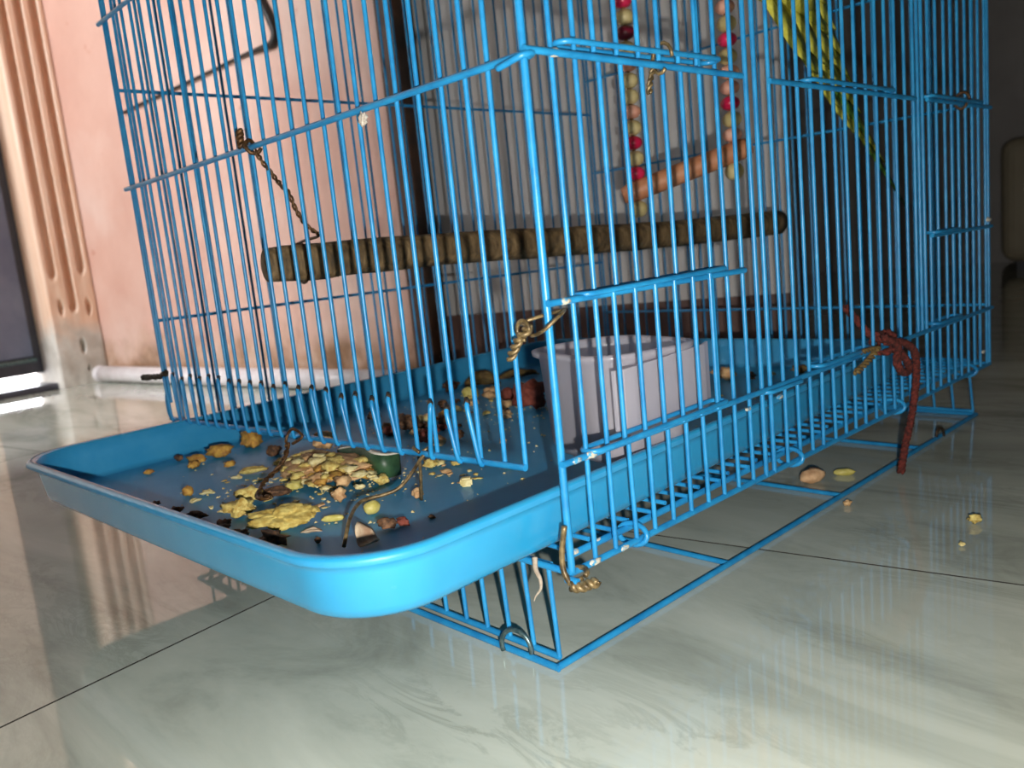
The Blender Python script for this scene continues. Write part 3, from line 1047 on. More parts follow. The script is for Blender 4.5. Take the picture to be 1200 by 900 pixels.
hc = TB + td * -0.140 + nor * -0.012 + Vector((0, -0.10, 0.30)) * (0.08 ** 1.3)
for s in (-1, 1):
    blob('eye', hc + nor * 0.015 * s - td * 0.004, 0.0025, M['eye'], bird, amp=0)
    wb_ = TB - td * 0.09 - lat * 0.004 + nor * (-0.012 + 0.026 * s)
    feather('wing', wb_, TB + td * 0.004 - lat * (0.002) + nor * (-0.012 + 0.014 * s), 0.036, M['f_olive'], 0.002)
    ft = TB - td * 0.06 + lat * 0.026 + nor * (-0.012 + 0.012 * s)
    tube('foot', smooth_path([ft, ft + lat * 0.008, ft + lat * 0.012 + Vector((0.008, 0, 0)), Vector((-0.003, (ft + lat * 0.012).y, (ft + lat * 0.012).z))], 3), 0.0018, M['foot'], bird)
blob('beak', hc - td * 0.016 + lat * 0.006, 0.006, M['beak'], bird, (0.8, 0.8, 1.1), 0.1)


# ------------------------------------------------------------------ wire ties, yarn and tufts
def twist(pts, r, tr, turns_per_m=260, strands=2, sub=6, sides=6):
    p = smooth_path(pts, sub)
    geos = []
    ln = [0.0]
    for a, b in zip(p, p[1:]): ln.append(ln[-1] + (b - a).length)
    for s in range(strands):
        q = []
        for i, c in enumerate(p):
            t = (p[min(i + 1, len(p) - 1)] - p[max(i - 1, 0)]).normalized()
            n1 = t.orthogonal().normalized(); n2 = t.cross(n1)
            a = ln[i] * turns_per_m * 2 * math.pi + 2 * math.pi * s / strands
            # fixed frame so the strands do not jump
            ref = Vector((0.31, 0.52, 0.79)); n1 = (ref - t * ref.dot(t)).normalized(); n2 = t.cross(n1)
            q.append(c + (n1 * math.cos(a) + n2 * math.sin(a)) * tr)
        geos.append(tube_geo(q, r, sides))
    return geos


def tie(name, geos, mat, label, cat='wire tie', kind=None):
    V, Fc = join_geo(geos)
    return tag(mesh_obj(name, V, Fc, mat), label, cat)


# on the corner post
t1 = [(0.0042, 0.0046, 0.1440), (-0.002, 0.0050, 0.1430), (-0.0085, 0.0026, 0.1416), (-0.0120, -0.0010, 0.1404), (-0.0118, -0.0030, 0.1398), (-0.008, -0.0048, 0.1399), (-0.0042, -0.0055, 0.1385)]
t1b = [(0.0042, 0.0046, 0.1440), (0.0062, 0.0010, 0.1432), (0.0064, -0.0030, 0.1415), (0.0040, -0.0058, 0.1385), (0.0000, -0.0064, 0.1366), (-0.0034, -0.0058, 0.1360)]
tw1 = [(-0.0036, -0.0060, 0.1392), (-0.0062, -0.0066, 0.1372), (-0.0094, -0.0068, 0.1345), (-0.0128, -0.0064, 0.1306), (-0.0158, -0.0060, 0.1274)]
kn = [(-0.0060 + 0.0032 * math.cos(a), -0.0072, 0.1382 + 0.0036 * math.sin(a)) for a in [i * 0.7 for i in range(8)]]
tie('wire_tie', [tube_geo(smooth_path(t1, 4), 0.0007, 7), tube_geo(smooth_path(t1b, 4), 0.0007, 7), tube_geo(smooth_path(kn, 3), 0.0008, 7)] + twist(tw1, 0.00095, 0.0011, 150, 2, 8, 7), M['brass'], 'brass coloured wire tie knotted round the near corner post')
# from the front rail down to the perch
t2 = [(-0.1915, -0.0045, 0.2300), (-0.1886, -0.0010, 0.2216), (-0.1894, 0.0035, 0.2162), (-0.1850, 0.0045, 0.2112), (-0.1800, 0.0050, 0.2071), (-0.1790, 0.007, 0.1990), (-0.1800, 0.012, 0.1910), (-0.1820, 0.020, 0.1855)]
ringp = [Vector((-0.2005, -0.0028, 0.2325)) + Vector((0, math.cos(a) * 0.0034, math.sin(a) * 0.0036)) + Vector((0.0012 * a, 0, 0)) for a in [i * 0.6 for i in range(11)]]
pc = pa + (pb - pa) * 0.045
wrap = [pc + (sd * math.cos(a) + upv * math.sin(a)) * 0.0116 for a in [i * 2 * math.pi / 20 for i in range(21)]]
tie('wire_tie', twist(t2, 0.00065, 0.0008, 120, 2, 6, 6) + [tube_geo(ringp, 0.0011, 7)] + twist([(-0.2015, -0.006, 0.2330), (-0.2010, -0.0065, 0.2370), (-0.2005, -0.006, 0.2415)], 0.0012, 0.0012, 220, 2, 6, 6) + [tube_geo(wrap, 0.0009, 6), tube_geo(smooth_path([(-0.1820, 0.020, 0.1855), (-0.1900, 0.024, 0.1845), (-0.205, 0.026, 0.1840), tuple(wrap[5])], 4), 0.0008, 6)], M['rust'], 'rusty twisted wire hanging the branch perch from the front rail')
# bottom corner binding
t3 = [(0.0012, -0.0030, 0.0640), (-0.0008, -0.0036, 0.0530), (0.0000, -0.0042, 0.0460), (0.0030, -0.0042, 0.0418)]
t3b = [(0.0030, -0.0042, 0.0412), (0.0062, -0.0030, 0.0410), (0.0095, -0.0015, 0.0424), (0.0125, 0.0002, 0.0434)]
ringb = [Vector((0.002, 0.0005, zb)) + Vector((math.cos(a) * 0.0042, math.sin(a) * 0.0036, math.sin(a) * 0.0012)) for a in [i * 0.5 for i in range(13)]]
tie('wire_tie', [tube_geo(smooth_path(t3, 5), 0.0012, 7), tube_geo(ringb, 0.0011, 7)] + twist(t3b, 0.0012, 0.0012, 210, 2, 8, 7), M['brass'], 'rust brown wire binding at the bottom near corner of the cage')
# dark twisted stub at the left end of the flap
tie('wire_tie', twist([(-0.4070, -0.004, 0.1034), (-0.3886, -0.004, 0.1044), (-0.3723, -0.004, 0.1057), (-0.3600, -0.004, 0.1085)], 0.0012, 0.0013, 130, 2, 6, 6), M['darkwire'], 'blackened twisted wire stub sticking out at the left front corner')
# latch ties on the side doors
rb = [Vector((0.004, 0.0745, z1r + 0.0040)) + Vector((math.cos(a) * 0.0042, 0.0016 * math.cos(a * 0.5), math.sin(a) * 0.0060)) for a in [i * 0.45 for i in range(13)]]
tie('wire_tie', [tube_geo(rb, 0.0008, 6)] + twist([rb[8], rb[8] + Vector((0.0, -0.003, -0.006)), rb[8] + Vector((0, -0.004, -0.0105))], 0.0007, 0.0008, 200, 2, 5, 6), M['brass'], 'small brass wire loop closing the upper feeder door')
rb = [Vector((0.004, 0.415, z1r + 0.0030)) + Vector((math.cos(a) * 0.0042, 0.002 * math.cos(a * 0.5), math.sin(a) * 0.0055)) for a in [i * 0.45 for i in range(14)]]
tie('wire_tie', [tube_geo(rb, 0.0010, 6)], M['rust'], 'rust coloured wire loop on the far upper door rail')
# greenish twisted wire by the yarn
tie('wire_tie', twist([(0.0060, 0.2351, 0.0802), (0.0062, 0.2440, 0.0826), (0.0064, 0.2540, 0.0855), (0.0066, 0.2620, 0.0890)], 0.0010, 0.0012, 130, 2, 6, 6) + twist([(0.0058, 0.2440, 0.0905), (0.0062, 0.2540, 0.0905), (0.0066, 0.2650, 0.0895)], 0.0008, 0.0010, 130, 2, 6, 6), M['dryleaf'], 'olive coloured twisted wire next to the red brown yarn')

# yarn
YK = [(-0.012, 0.2633, 0.114), (-0.010, 0.2720, 0.1063), (-0.004, 0.2766, 0.0966), (0.006, 0.2738, 0.0933), (0.010, 0.2808, 0.0912), (0.011, 0.2957, 0.0869), (0.010, 0.3085, 0.0801), (0.009, 0.3132, 0.0685), (0.008, 0.3125, 0.0537), (0.006, 0.3105, 0.0373), (0.004, 0.3062, 0.0220), (0.0025, 0.3035, 0.0090), (0.002, 0.3030, 0.0040)]
YL = [(0.010, 0.2641, 0.0962), (0.012, 0.2780, 0.0890), (0.013, 0.2740, 0.0800), (0.013, 0.2815, 0.0728), (0.012, 0.2935, 0.0718), (0.012, 0.2890, 0.0796), (0.010, 0.2790, 0.0880)]
YW = [Vector((0.003, 0.272 + 0.0016 * a, z3 + 0.003)) + Vector((math.cos(a) * 0.0055, 0, math.sin(a) * 0.0060)) for a in [i * 0.6 for i in range(22)]]
yarn = twist(YK, 0.0014, 0.0012, 120, 3, 8, 7) + twist(YL, 0.0015, 0.0012, 120, 3, 6, 7) + twist(YW, 0.0013, 0.0010, 120, 2, 3, 7)
yg = join_geo(yarn)
tag(mesh_obj('yarn', yg[0], yg[1], M['yarn']), 'red brown braided yarn knotted to the cage and hanging to the floor', 'yarn')


def tuft(name, c, r, n, mat, label, stretch=(1, 1, 1), seed=1):
    rnd = random.Random(seed)
    geos = []
    for i in range(n):
        a = Vector((rnd.gauss(0, 1), rnd.gauss(0, 1), rnd.gauss(0, 1)))
        a = Vector((a.x * stretch[0], a.y * stretch[1], a.z * stretch[2])).normalized()
        b = Vector((rnd.gauss(0, 1), rnd.gauss(0, 1), rnd.gauss(0, 1))) * 0.35
        p0 = Vector(c); p1 = p0 + (a * 0.5 + b * 0.4) * r; p2 = p0 + (a + b) * r
        geos.append(tube_geo(smooth_path([p0, p1, p2], 2), [0.0005, 0.0005, 0.0004, 0.0003, 0.0002], 5))
    V, Fc = join_geo(geos)
    return tag(mesh_obj(name, V, Fc, mat), label, 'feather tuft')


geos = []
rnd = random.Random(3)
bm = bmesh.new()
bmesh.ops.create_icosphere(bm, subdivisions=4, radius=1)
for v in bm.verts:
    n = noise.noise(v.co * 2.2) + 0.6 * noise.noise(v.co * 6) + 0.4 * noise.noise(v.co * 13)
    v.co = Vector((v.co.x * 0.0021, v.co.y * 0.0014, v.co.z * 0.0026)) * (1 + 0.55 * n)
tag(bm_obj('down_tuft', bm, M['tuft'], None, True, (-0.0925, -0.0050, 0.2275)), 'white downy tuft caught on the front rail', 'feather tuft')
o = tag(tube('string_scrap', smooth_path([(-0.0165, -0.003, 0.0480), (-0.0150, -0.0046, 0.0440), (-0.0128, -0.0048, 0.0405), (-0.0132, -0.0046, 0.0365), (-0.0165, -0.0046, 0.0325), (-0.0178, -0.0046, 0.0300)], 4), [0.0012 - 0.00005 * i for i in range(21)], M['stringbit'], None, 7), 'pale frayed string scrap hanging at the bottom corner', 'string')

# ------------------------------------------------------------------ food and litter in the tray
FOOD = {"big_flake": [[-0.1289, -0.0488], 0.0305], "crumb_a": [[-0.1647, -0.0529], 0.0173], "crumb_b": [[-0.1851, -0.0389], 0.0147], "pod": [[-0.179, -0.0278], 0.0181], "nut": [[-0.107, -0.0165], 0.0074], "stem": [[-0.1145, -0.0327], 0.0107], "tan_chunk": [[-0.1387, -0.0139], 0.0082], "pink_chunk": [[-0.1077, 0.0102], 0.0062], "cube": [[-0.1009, 0.0353], 0.0059], "husk": [[-0.0743, -0.0409], 0.0112], "brownbit1": [[-0.0821, -0.0256], 0.0096], "brownbit2": [[-0.0801, -0.0196], 0.0074], "dkball": [[-0.0951, -0.0522], 0.0029], "dkbit": [[-0.0765, -0.0061], 0.0038], "rimb1": [[-0.2265, -0.0707], 0.0062], "rimb2": [[-0.202, -0.0694], 0.0084], "rimb3": [[-0.1807, -0.0675], 0.0107], "rimb4": [[-0.1512, -0.0681], 0.0094], "rimb5": [[-0.1095, -0.0654], 0.0144], "rimb6": [[-0.1326, -0.0686], 0.0084], "ball": [[-0.2301, -0.0516], 0.006], "fl1": [[-0.2211, -0.0451], 0.0081], "fl2": [[-0.2121, -0.055], 0.0071], "fl3": [[-0.1912, -0.056], 0.0042], "rear1": [[-0.3039, -0.0003], 0.0196], "rear2": [[-0.3005, -0.0164], 0.0139], "rear3": [[-0.31, 0.0252], 0.017], "rear4": [[-0.2912, -0.0226], 0.0073], "rear5": [[-0.271, -0.0087], 0.0062], "y1": [[-0.2393, -0.0094], 0.0168], "y2": [[-0.1807, -0.0156], 0.0097], "shell": [[-0.109, -0.0473], 0.0089], "drk": [[-0.2716, 0.0212], 0.0086], "pinkrear": [[-0.2323, 0.0347], 0.0136], "white1": [[-0.2365, -0.0213], 0.0068], "i_red": [[-0.2028, 0.1852], 0.0227], "i_ball": [[-0.2461, 0.2022], 0.0091], "i_grn": [[-0.2838, 0.1971], 0.0107], "i_leaf1": [[-0.3226, 0.2441], 0.0321], "i_leaf2": [[-0.3194, 0.2863], 0.0305], "i_brown1": [[-0.333, 0.2183], 0.0161], "i_brown2": [[-0.2791, 0.1655], 0.0091], "i_tan1": [[-0.2751, 0.2101], 0.012], "i_tan2": [[-0.2019, 0.1569], 0.0106], "i_mix1": [[-0.1996, 0.0871], 0.0139], "i_mix2": [[-0.1843, 0.0995], 0.0096], "i_mix3": [[-0.148, 0.1046], 0.005], "i_dark": [[-0.2384, 0.1029], 0.0173], "i_white": [[-0.2509, 0.1249], 0.0095], "g1": [[-0.1467, 0.0488], 0.0093], "g2": [[-0.137, 0.059], 0.0065], "g3": [[-0.1453, 0.0153], 0.0088], "g4": [[-0.1593, 0.0169], 0.0109], "bk1": [[-0.1319, 0.3198], 0.0191], "bk2": [[-0.1131, 0.3244], 0.01], "bk3": [[-0.1066, 0.3438], 0.0064], "bk4": [[-0.0906, 0.3556], 0.0115], "bk5": [[-0.0635, 0.3541], 0.0086], "bk6": [[-0.0632, 0.3432], 0.0061], "leafL2": [[-0.3064, -0.0444], 0.0063], "leafL": [[-0.323, -0.0191], 0.0078], "b1": [[-0.0599, 0.305], 0.0046], "chip": [[-0.05, 0.0524], 0.0072]}


def lump(name, xy, size, mat, label, cat='food scrap', group=None, flat=0.6, amp=0.55, rot=None, zoff=0.0, seed=0, sub=3, asp=1.0, freq=1.6):
    rnd = random.Random(seed * 131 + 7)
    bm = bmesh.new()
    bmesh.ops.create_icosphere(bm, subdivisions=sub, radius=1)
    so = Vector((rnd.uniform(-50, 50), rnd.uniform(-50, 50), 0))
    for v in bm.verts:
        n = noise.noise(v.co * freq + so) + 0.45 * noise.noise(v.co * freq * 2.7 + so) + 0.25 * noise.noise(v.co * freq * 6 + so)
        v.co = v.co * (1 + amp * n)
        v.co.y *= asp
        v.co.z *= flat
    Rm = Matrix.Rotation(rnd.uniform(0, 6.28) if rot is None else rot, 3, 'Z') @ Matrix.Rotation(rnd.uniform(-0.2, 0.2), 3, 'X')
    for v in bm.verts: v.co = Rm @ v.co
    ex = max(v.co.dot(RIGHT) for v in bm.verts) - min(v.co.dot(RIGHT) for v in bm.verts)
    s = size / ex
    for v in bm.verts: v.co *= s
    mz = min(v.co.z for v in bm.verts)
    for v in bm.verts: v.co.z -= mz
    base = (xy[2] if len(xy) > 2 else FLOORZ) + zoff
    o = bm_obj(name, bm, mat, None, True, (xy[0], xy[1], base))
    return tag(o, label, cat, group)


def sheet(name, xy, lx, ly, th, mat, label, cat='food scrap', rot=0.0, curl=0.15, seed=0, group=None, zoff=0.0005, tilt=0.0):
    """a curled irregular flake or leaf with thickness"""
    rnd = random.Random(seed * 17 + 3)
    n, m = 22, 5
    V, Fc = [], []
    rings = []
    for s in (1, -1):
        c_i = len(V); V.append(Vector((0, 0, s * th / 2)))
        rs_ = []
        for q in range(1, m + 1):
            ring = []
            for i in range(n):
                a = 2 * math.pi * i / n
                rad = q / m * (1 + 0.22 * noise.noise((math.cos(a) * 1.5 + seed * 9.1, math.sin(a) * 1.5, 0.3)) + 0.10 * noise.noise((math.cos(a) * 5 + seed, math.sin(a) * 5, 1.3)))
                x, y = rad * math.cos(a) * lx / 2, rad * math.sin(a) * ly / 2
                z = curl * ly * ((y / (ly / 2)) ** 2) * 0.5 + 0.10 * ly * noise.noise((x / ly * 2.2 + seed, y / ly * 2.2, 5)) + tilt * y
                ring.append(len(V)); V.append(Vector((x, y, z + s * th / 2 * (1 if q < m else 0.4))))
            rs_.append(ring)
        rings.append((c_i, rs_))
    for c_i, rs_ in rings:
        for i in range(n):
            Fc.append((c_i, rs_[0][i], rs_[0][(i + 1) % n]))
            for q in range(m - 1):
                Fc.append((rs_[q][i], rs_[q + 1][i], rs_[q + 1][(i + 1) % n], rs_[q][(i + 1) % n]))
    for i in range(n):
        Fc.append((rings[0][1][-1][i], rings[1][1][-1][i], rings[1][1][-1][(i + 1) % n], rings[0][1][-1][(i + 1) % n]))
    Rm = Matrix.Rotation(rot, 3, 'Z')
    V = [Rm @ v for v in V]
    mz = min(v.z for v in V)
    c = Vector((xy[0], xy[1], FLOORZ + zoff - mz))
    V = [v + c for v in V]
    return tag(mesh_obj(name, V, Fc, mat, None, True, c), label, cat, group)


VA = math.atan2(RIGHT.y, RIGHT.x)      # picture-wise horizontal on the tray floor
F = lambda k_: (FOOD[k_][0], FOOD[k_][1])
p, s = F('big_flake'); lump('feed_flake', p, s * 1.08, M['bigflake'], 'largest mustard yellow feed flake lying near the front of the tray', seed=4, flat=0.26, amp=0.5, asp=0.62, rot=VA + 0.15, freq=1.5, sub=5)
p, s = F('pod'); sheet('seed_pod', p, s, s * 0.42, 0.0025, M['husk'], 'brown split seed pod behind the largest yellow flake', rot=VA + 0.15, seed=6, curl=0.5)
p, s = F('crumb_a'); lump('feed_lump', p, s, M['flake'], 'crumbly yellow feed lump left of the largest yellow flake', seed=3, flat=0.55, amp=0.8)
p, s = F('crumb_b'); lump('feed_lump', p, s, M['flake'], 'pale yellow feed lump behind the crumbly one at front left', seed=8, flat=0.6, amp=0.7)
p, s = F('nut'); lump('seed_kernel', p, s, M['nut'], 'smooth greenish yellow oval kernel beside the bent copper wire', 'seed', seed=5, flat=0.75, amp=0.12, asp=0.72, rot=VA + 0.7)
p, s = F('stem'); lump('feed_stick', p, s, M['nut'], 'yellow stick shaped scrap crossing under the bent copper wire', seed=12, flat=0.32, amp=0.15, asp=0.30, rot=VA + 0.05)
p, s = F('tan_chunk'); lump('feed_lump', p, s, M['tan'], 'upright tan chunk standing alone in front of the feed heap', seed=14, flat=0.95, amp=0.6)
p, s = F('pink_chunk'); lump('feed_lump', p, s, M['tan'], 'small pinkish brown chunk right of the copper wire', seed=15, flat=0.8, amp=0.5)
p, s = F('cube')
V, Fc = box_geo((p[0], p[1], FLOORZ + 0.0022), Vector((math.cos(VA), math.sin(VA), 0)) * s * 0.5, Vector((-math.sin(VA), math.cos(VA), 0)) * s * 0.4, Vector((0, 0, 0.0022)))
o = mesh_obj('feed_cube', V, Fc, M['flake2'], None, False)
bm = bmesh.new(); bm.from_mesh(o.data); bmesh.ops.bevel(bm, geom=bm.edges[:], offset=0.0008, segments=2, affect='EDGES'); bm.to_mesh(o.data); bm.free()
tag(o, 'small squarish cream feed cube in front of the flap wires', 'food scrap')
p, s = F('husk'); sheet('papery_husk', p, s, s * 0.75, 0.0007, M['clear_husk'], 'papery pinkish husk leaning by the near corner of the tray', 'husk', rot=VA + 0.9, seed=9, curl=0.9, tilt=0.7)
p, s = F('brownbit1'); lump('brown_husk', p, s, M['husk'], 'ragged brown husk near the tray corner beside the papery husk', 'husk', seed=21, amp=0.8, flat=0.5, asp=0.6)
p, s = F('brownbit2'); lump('brown_husk', p, s, M['red'], 'reddish brown husk scrap right of the ragged husk', 'husk', seed=22, amp=0.8, flat=0.5, asp=0.5)
p, s = F('dkball'); lump('dark_pellet', p, s, M['husk'], 'tiny dark pellet near the front rim of the tray', 'pellet', seed=23, amp=0.2, flat=0.9)
p, s = F('dkbit'); lump('dark_pellet', p, s, M['husk'], 'small dark scrap in the shadow of the right tray rim', 'pellet', seed=24, amp=0.5, flat=0.5)
for i, key in enumerate(('rimb1', 'rimb2', 'rimb3', 'rimb4', 'rimb6', 'rimb5')):
    p, s = F(key)
    lab = ('leftmost small dark husk scrap along the front tray rim', 'second dark husk scrap from the left along the front rim', 'broad dark husk scrap midway along the front rim, left of the crumbly lump', 'dark husk scrap along the front rim below the crumbly yellow lump', 'dark husk scrap along the front rim next to the big yellow flake', 'largest dark brown husk scrap below the big yellow flake')[i]
    lump('brown_husk', p, s, M['husk'], lab, 'husk', 'husk scraps along the front rim', seed=30 + i, amp=0.9, flat=0.45)
p, s = F('shell'); sheet('papery_husk', p, s, s * 0.5, 0.0008, M['clear_husk'], 'small pale husk between the big flake and the front rim', 'husk', rot=VA, seed=41, curl=0.5)
p, s = F('ball'); lump('amber_pellet', p, s, M['flake3'], 'round amber pellet alone at the left of the tray', 'pellet', seed=42, amp=0.2, flat=0.95)
for i, key in enumerate(('fl1', 'fl2', 'fl3', 'white1')):
    p, s = F(key)
    sheet('feed_flake', p, s, s * 0.6, 0.001, M['flake2'], ('thin pale flake just behind the amber pellet, farther right', 'thin pale flake in front of the amber pellet', 'smallest thin pale flake toward the crumbly lump', 'thin whitish flake between the amber pellet and the heap')[i], rot=VA + i, seed=50 + i, curl=0.6, group='thin flakes near the amber pellet')
for i, key in enumerate(('rear1', 'rear2', 'rear3', 'rear4', 'rear5', 'leafL', 'leafL2', 'drk')):
    p, s = F(key)
    dark = key in ('drk', 'leafL')
    lump('feed_lump', p, s, M['husk'] if dark else M['flake3'], ('largest amber feed lump along the left tray wall', 'amber feed lump in front of the largest one at the left wall', 'amber feed lump at the left wall nearest the flap wires', 'small amber crumb lump in front of the left wall lumps', 'small amber lump between the left wall and the heap', 'dark scrap against the left tray wall', 'small amber scrap nearest the far front corner of the tray', 'dark scrap between the left wall lumps and the heap')[i], group='dark scraps at the left tray wall' if dark else 'amber lumps along the left tray wall', seed=60 + i, amp=0.5, flat=0.5, asp=0.6, freq=2.2)
p, s = F('y1'); sheet('feed_flake', p, s, s * 0.5, 0.002, M['flake'], 'long pale yellow flake left of the feed heap', rot=VA + 0.25, seed=70, curl=0.4)
p, s = F('y2'); lump('feed_lump', p, s, M['nut'], 'greenish feed lump in front of the feed heap', seed=71, amp=0.5, flat=0.6)
p, s = F('pinkrear'); lump('feed_lump', (p[0], p[1], FLOORZ), s * 1.1, M['tan'], 'pinkish chunk at the back of the feed heap by the green rind', seed=72, amp=0.5, flat=0.8, zoff=0.004)

# the heap of feed flakes
rnd = random.Random(11)
HC = Vector((-0.189, 0.009)); HX = Vector((0.047, 0.004)); HY = Vector((-0.023, 0.020))
mats = ['flake', 'flake2', 'flake', 'flake2', 'flake3', 'tan', 'flake']
base = lump('feed_heap_core', (HC.x, HC.y), 0.058, M['tan'], 'low mound of crumbled yellow feed in front of the flap wires', 'feed mound', seed=2, flat=0.14, amp=0.3, asp=0.5, rot=math.atan2(HX.y, HX.x), sub=4, freq=2.5)
for i in range(130):
    for _ in range(20):
        a, b = rnd.uniform(-1, 1), rnd.uniform(-1, 1)
        if a * a + b * b < 1: break
    q = HC + HX * a + HY * b
    h = 0.0085 * max(0, 1 - (a * a + b * b)) ** 0.8 + rnd.uniform(0, 0.0016)
    sz_ = rnd.choice((0.0035, 0.0045, 0.0055, 0.0065, 0.008, 0.0105))
    nm = mats[i % len(mats)]
    lump('feed_flake', (q.x, q.y), sz_, M[nm], 'crumbled yellow feed flake in the heap beside the green rind', 'food scrap', 'feed flakes of the heap', seed=100 + i, amp=0.75, flat=rnd.uniform(0.18, 0.5), zoff=h, sub=2)
for i in range(46):
    if i < 30: q = Vector((rnd.gauss(-0.185, 0.030), rnd.gauss(-0.018, 0.018)))
    else: q = Vector((rnd.gauss(-0.125, 0.020), rnd.gauss(0.045, 0.014)))
    if q.y < -0.075 or q.x < -0.30: continue
    lump('feed_flake', (q.x, q.y), rnd.choice((0.003, 0.004, 0.005, 0.0065)), M[('flake', 'flake2', 'flake2', 'tan')[i % 4]], 'loose feed flake lying on the bare tray floor in front of the heap' if i < 30 else 'loose feed flake under the right end of the flap wires', 'food scrap', 'loose flakes in front of the heap' if i < 30 else 'loose flakes right of the rind', seed=400 + i, amp=0.8, flat=rnd.uniform(0.15, 0.4), sub=2)
for i, key in enumerate(('g1', 'g2', 'g3', 'g4')):
    p, s = F(key)
    lump('feed_lump', p, s, M['flake'] if i != 3 else M['flake3'], ('larger yellow feed lump just right of the green rind', 'smaller yellow feed lump farther right of the green rind', 'yellow feed lump in front of the green rind tip', 'amber feed lump in front of the green rind middle')[i], group='feed lumps right of the rind' if i < 2 else 'feed lumps at the heap foot', seed=170 + i, amp=0.6, flat=0.6)

# the green rind: a bent slab with a pale cut edge
V, Fc, V2, F2 = [], [], [], []
gp = smooth_path([(-0.2090, 0.0310, 0), (-0.1930, 0.0300, 0), (-0.1740, 0.0260, 0), (-0.1560, 0.0200, 0), (-0.1495, 0.0225, 0), (-0.1510, 0.0310, 0)], 4)
rindpts = []
for i, c in enumerate(gp):
    t = (gp[min(i + 1, len(gp) - 1)] - gp[max(i - 1, 0)]).normalized()
    nn_ = Vector((-t.y, t.x, 0))
    f_ = i / (len(gp) - 1)
    hh = 0.0128 * min(1, 0.35 + f_ * 1.6) * (1 if f_ < 0.7 else 1.0 - 0.35 * (f_ - 0.7))
    z0 = FLOORZ + 0.0006 + 0.003 * (1 - f_)
    for (o_, z) in ((-0.0012, z0), (-0.0018, z0 + hh), (0.0012, z0 + hh), (0.0014, z0)):
        V.append(c + nn_ * o_ + Vector((0, 0, z)))
    for (o_, z) in ((-0.0017, z0 + hh), (-0.0012, z0 + hh + 0.0008), (0.0011, z0 + hh + 0.0008), (0.0013, z0 + hh)):
        V2.append(c + nn_ * o_ + Vector((0, 0, z)))
for i in range(len(gp) - 1):
    for j in range(4):
        q = (i * 4 + j, i * 4 + (j + 1) % 4, (i + 1) * 4 + (j + 1) % 4, (i + 1) * 4 + j)
        Fc.append(q); F2.append(q)
e_ = (len(gp) - 1) * 4
for fl_ in (Fc, F2):
    fl_.append((3, 2, 1, 0)); fl_.append((e_, e_ + 1, e_ + 2, e_ + 3))
rind = empty('vegetable_rind', (-0.18, 0.031, FLOORZ), 'dark green vegetable rind with a white cut edge', 'rind')
mesh_obj('skin', V, Fc, M['rind'], rind)
tag(mesh_obj('cut_edge', V2, F2, M['pith'], rind), 'white cut edge')

# litter inside the cage
p, s = F('i_red'); lump('red_chunk', p, s * 1.15, M['red'], 'large red brown chunk left of the water cup', seed=201, amp=0.6, flat=0.95)
p, s = F('i_ball'); lump('red_berry', p, s * 1.3, M['red'], 'small round reddish berry beside the large red brown chunk', seed=202, amp=0.15, flat=0.95)
p, s = F('i_grn'); lump('seed_kernel', p, s * 1.3, M['nut'], 'olive green kernel in front of the dry leaves inside the cage', 'seed', seed=203, amp=0.2, flat=0.8)
p, s = F('i_leaf1'); sheet('dry_leaf', p, s, s * 0.55, 0.0009, M['dryleaf'], 'curled dry olive leaf at the left tray wall inside the cage', 'leaf', rot=VA - 0.1, seed=204, curl=0.9, tilt=0.25)
p, s = F('i_leaf2'); sheet('dry_leaf', p, s * 1.2, s * 0.35, 0.0009, M['dryleaf'], 'long dry leaf behind the curled one inside the cage', 'leaf', rot=VA + 0.25, seed=205, curl=0.9, tilt=0.25)
for i, (key, mt, lab) in enumerate((('i_brown1', 'husk', 'brown lump at the left end of the dry leaves'), ('i_brown2', 'husk', 'small brown lump among the litter behind the flap wires'), ('i_tan1', 'tan', 'tan lump between the kernel and the berry'), ('i_tan2', 'tan', 'tan lump in front of the large red brown chunk'),
                                    ('i_mix1', 'red', 'red brown husk right behind the green rind'), ('i_mix2', 'husk', 'dark husk behind the flap wires'), ('i_mix3', 'tan', 'tiny tan crumb lump under the last flap wires'), ('i_dark', 'husk', 'dark husk clump behind the feed heap'), ('i_white', 'flake2', 'whitish lump behind the dark husk clump'))):
    p, s = F(key); lump('litter_lump', p, s, M[mt], lab, seed=210 + i, amp=0.7, flat=0.65)
for i in range(44):
    if i < 26: q = Vector((rnd.gauss(-0.250, 0.028), rnd.gauss(0.190, 0.022)))
    else: q = Vector((rnd.gauss(-0.225, 0.022), rnd.gauss(0.110, 0.014)))
    lump('litter_flake', (max(q.x, -0.325), q.y), rnd.choice((0.004, 0.006, 0.008, 0.011)), M[('flake', 'tan', 'flake2', 'husk', 'flake3')[i % 5] if i < 26 else ('husk', 'red', 'tan', 'husk')[i % 4]], 'mixed feed and husk scrap strewn round the red berry inside the cage' if i < 26 else 'brown husk scrap in the litter strip just behind the flap wires', 'food scrap', 'litter round the red berry' if i < 26 else 'litter behind the flap wires', seed=500 + i, amp=0.6, flat=rnd.uniform(0.35, 0.7), sub=2)
for i, key in enumerate(('bk1', 'bk2', 'bk3', 'bk4', 'bk5', 'bk6', 'b1')):
    p, s = F(key)
    lump('litter_lump', p, s, M[('tan', 'husk', 'tan', 'dryleaf', 'husk', 'husk', 'flake2')[i]], ('long tan scrap in the rear of the tray beside the cup', 'dark scrap right of the long tan one in the rear', 'small tan crumb mid way along the rear tray scraps', 'olive scrap near the rear tray wall', 'dark brown scrap nearest the rear right tray corner', 'tiny dark scrap in front of the rear right corner', 'tiny pale crumb near the right tray wall at the rear')[i], group='scraps at the rear end of the tray', seed=230 + i, amp=0.7, flat=0.5, asp=0.7)
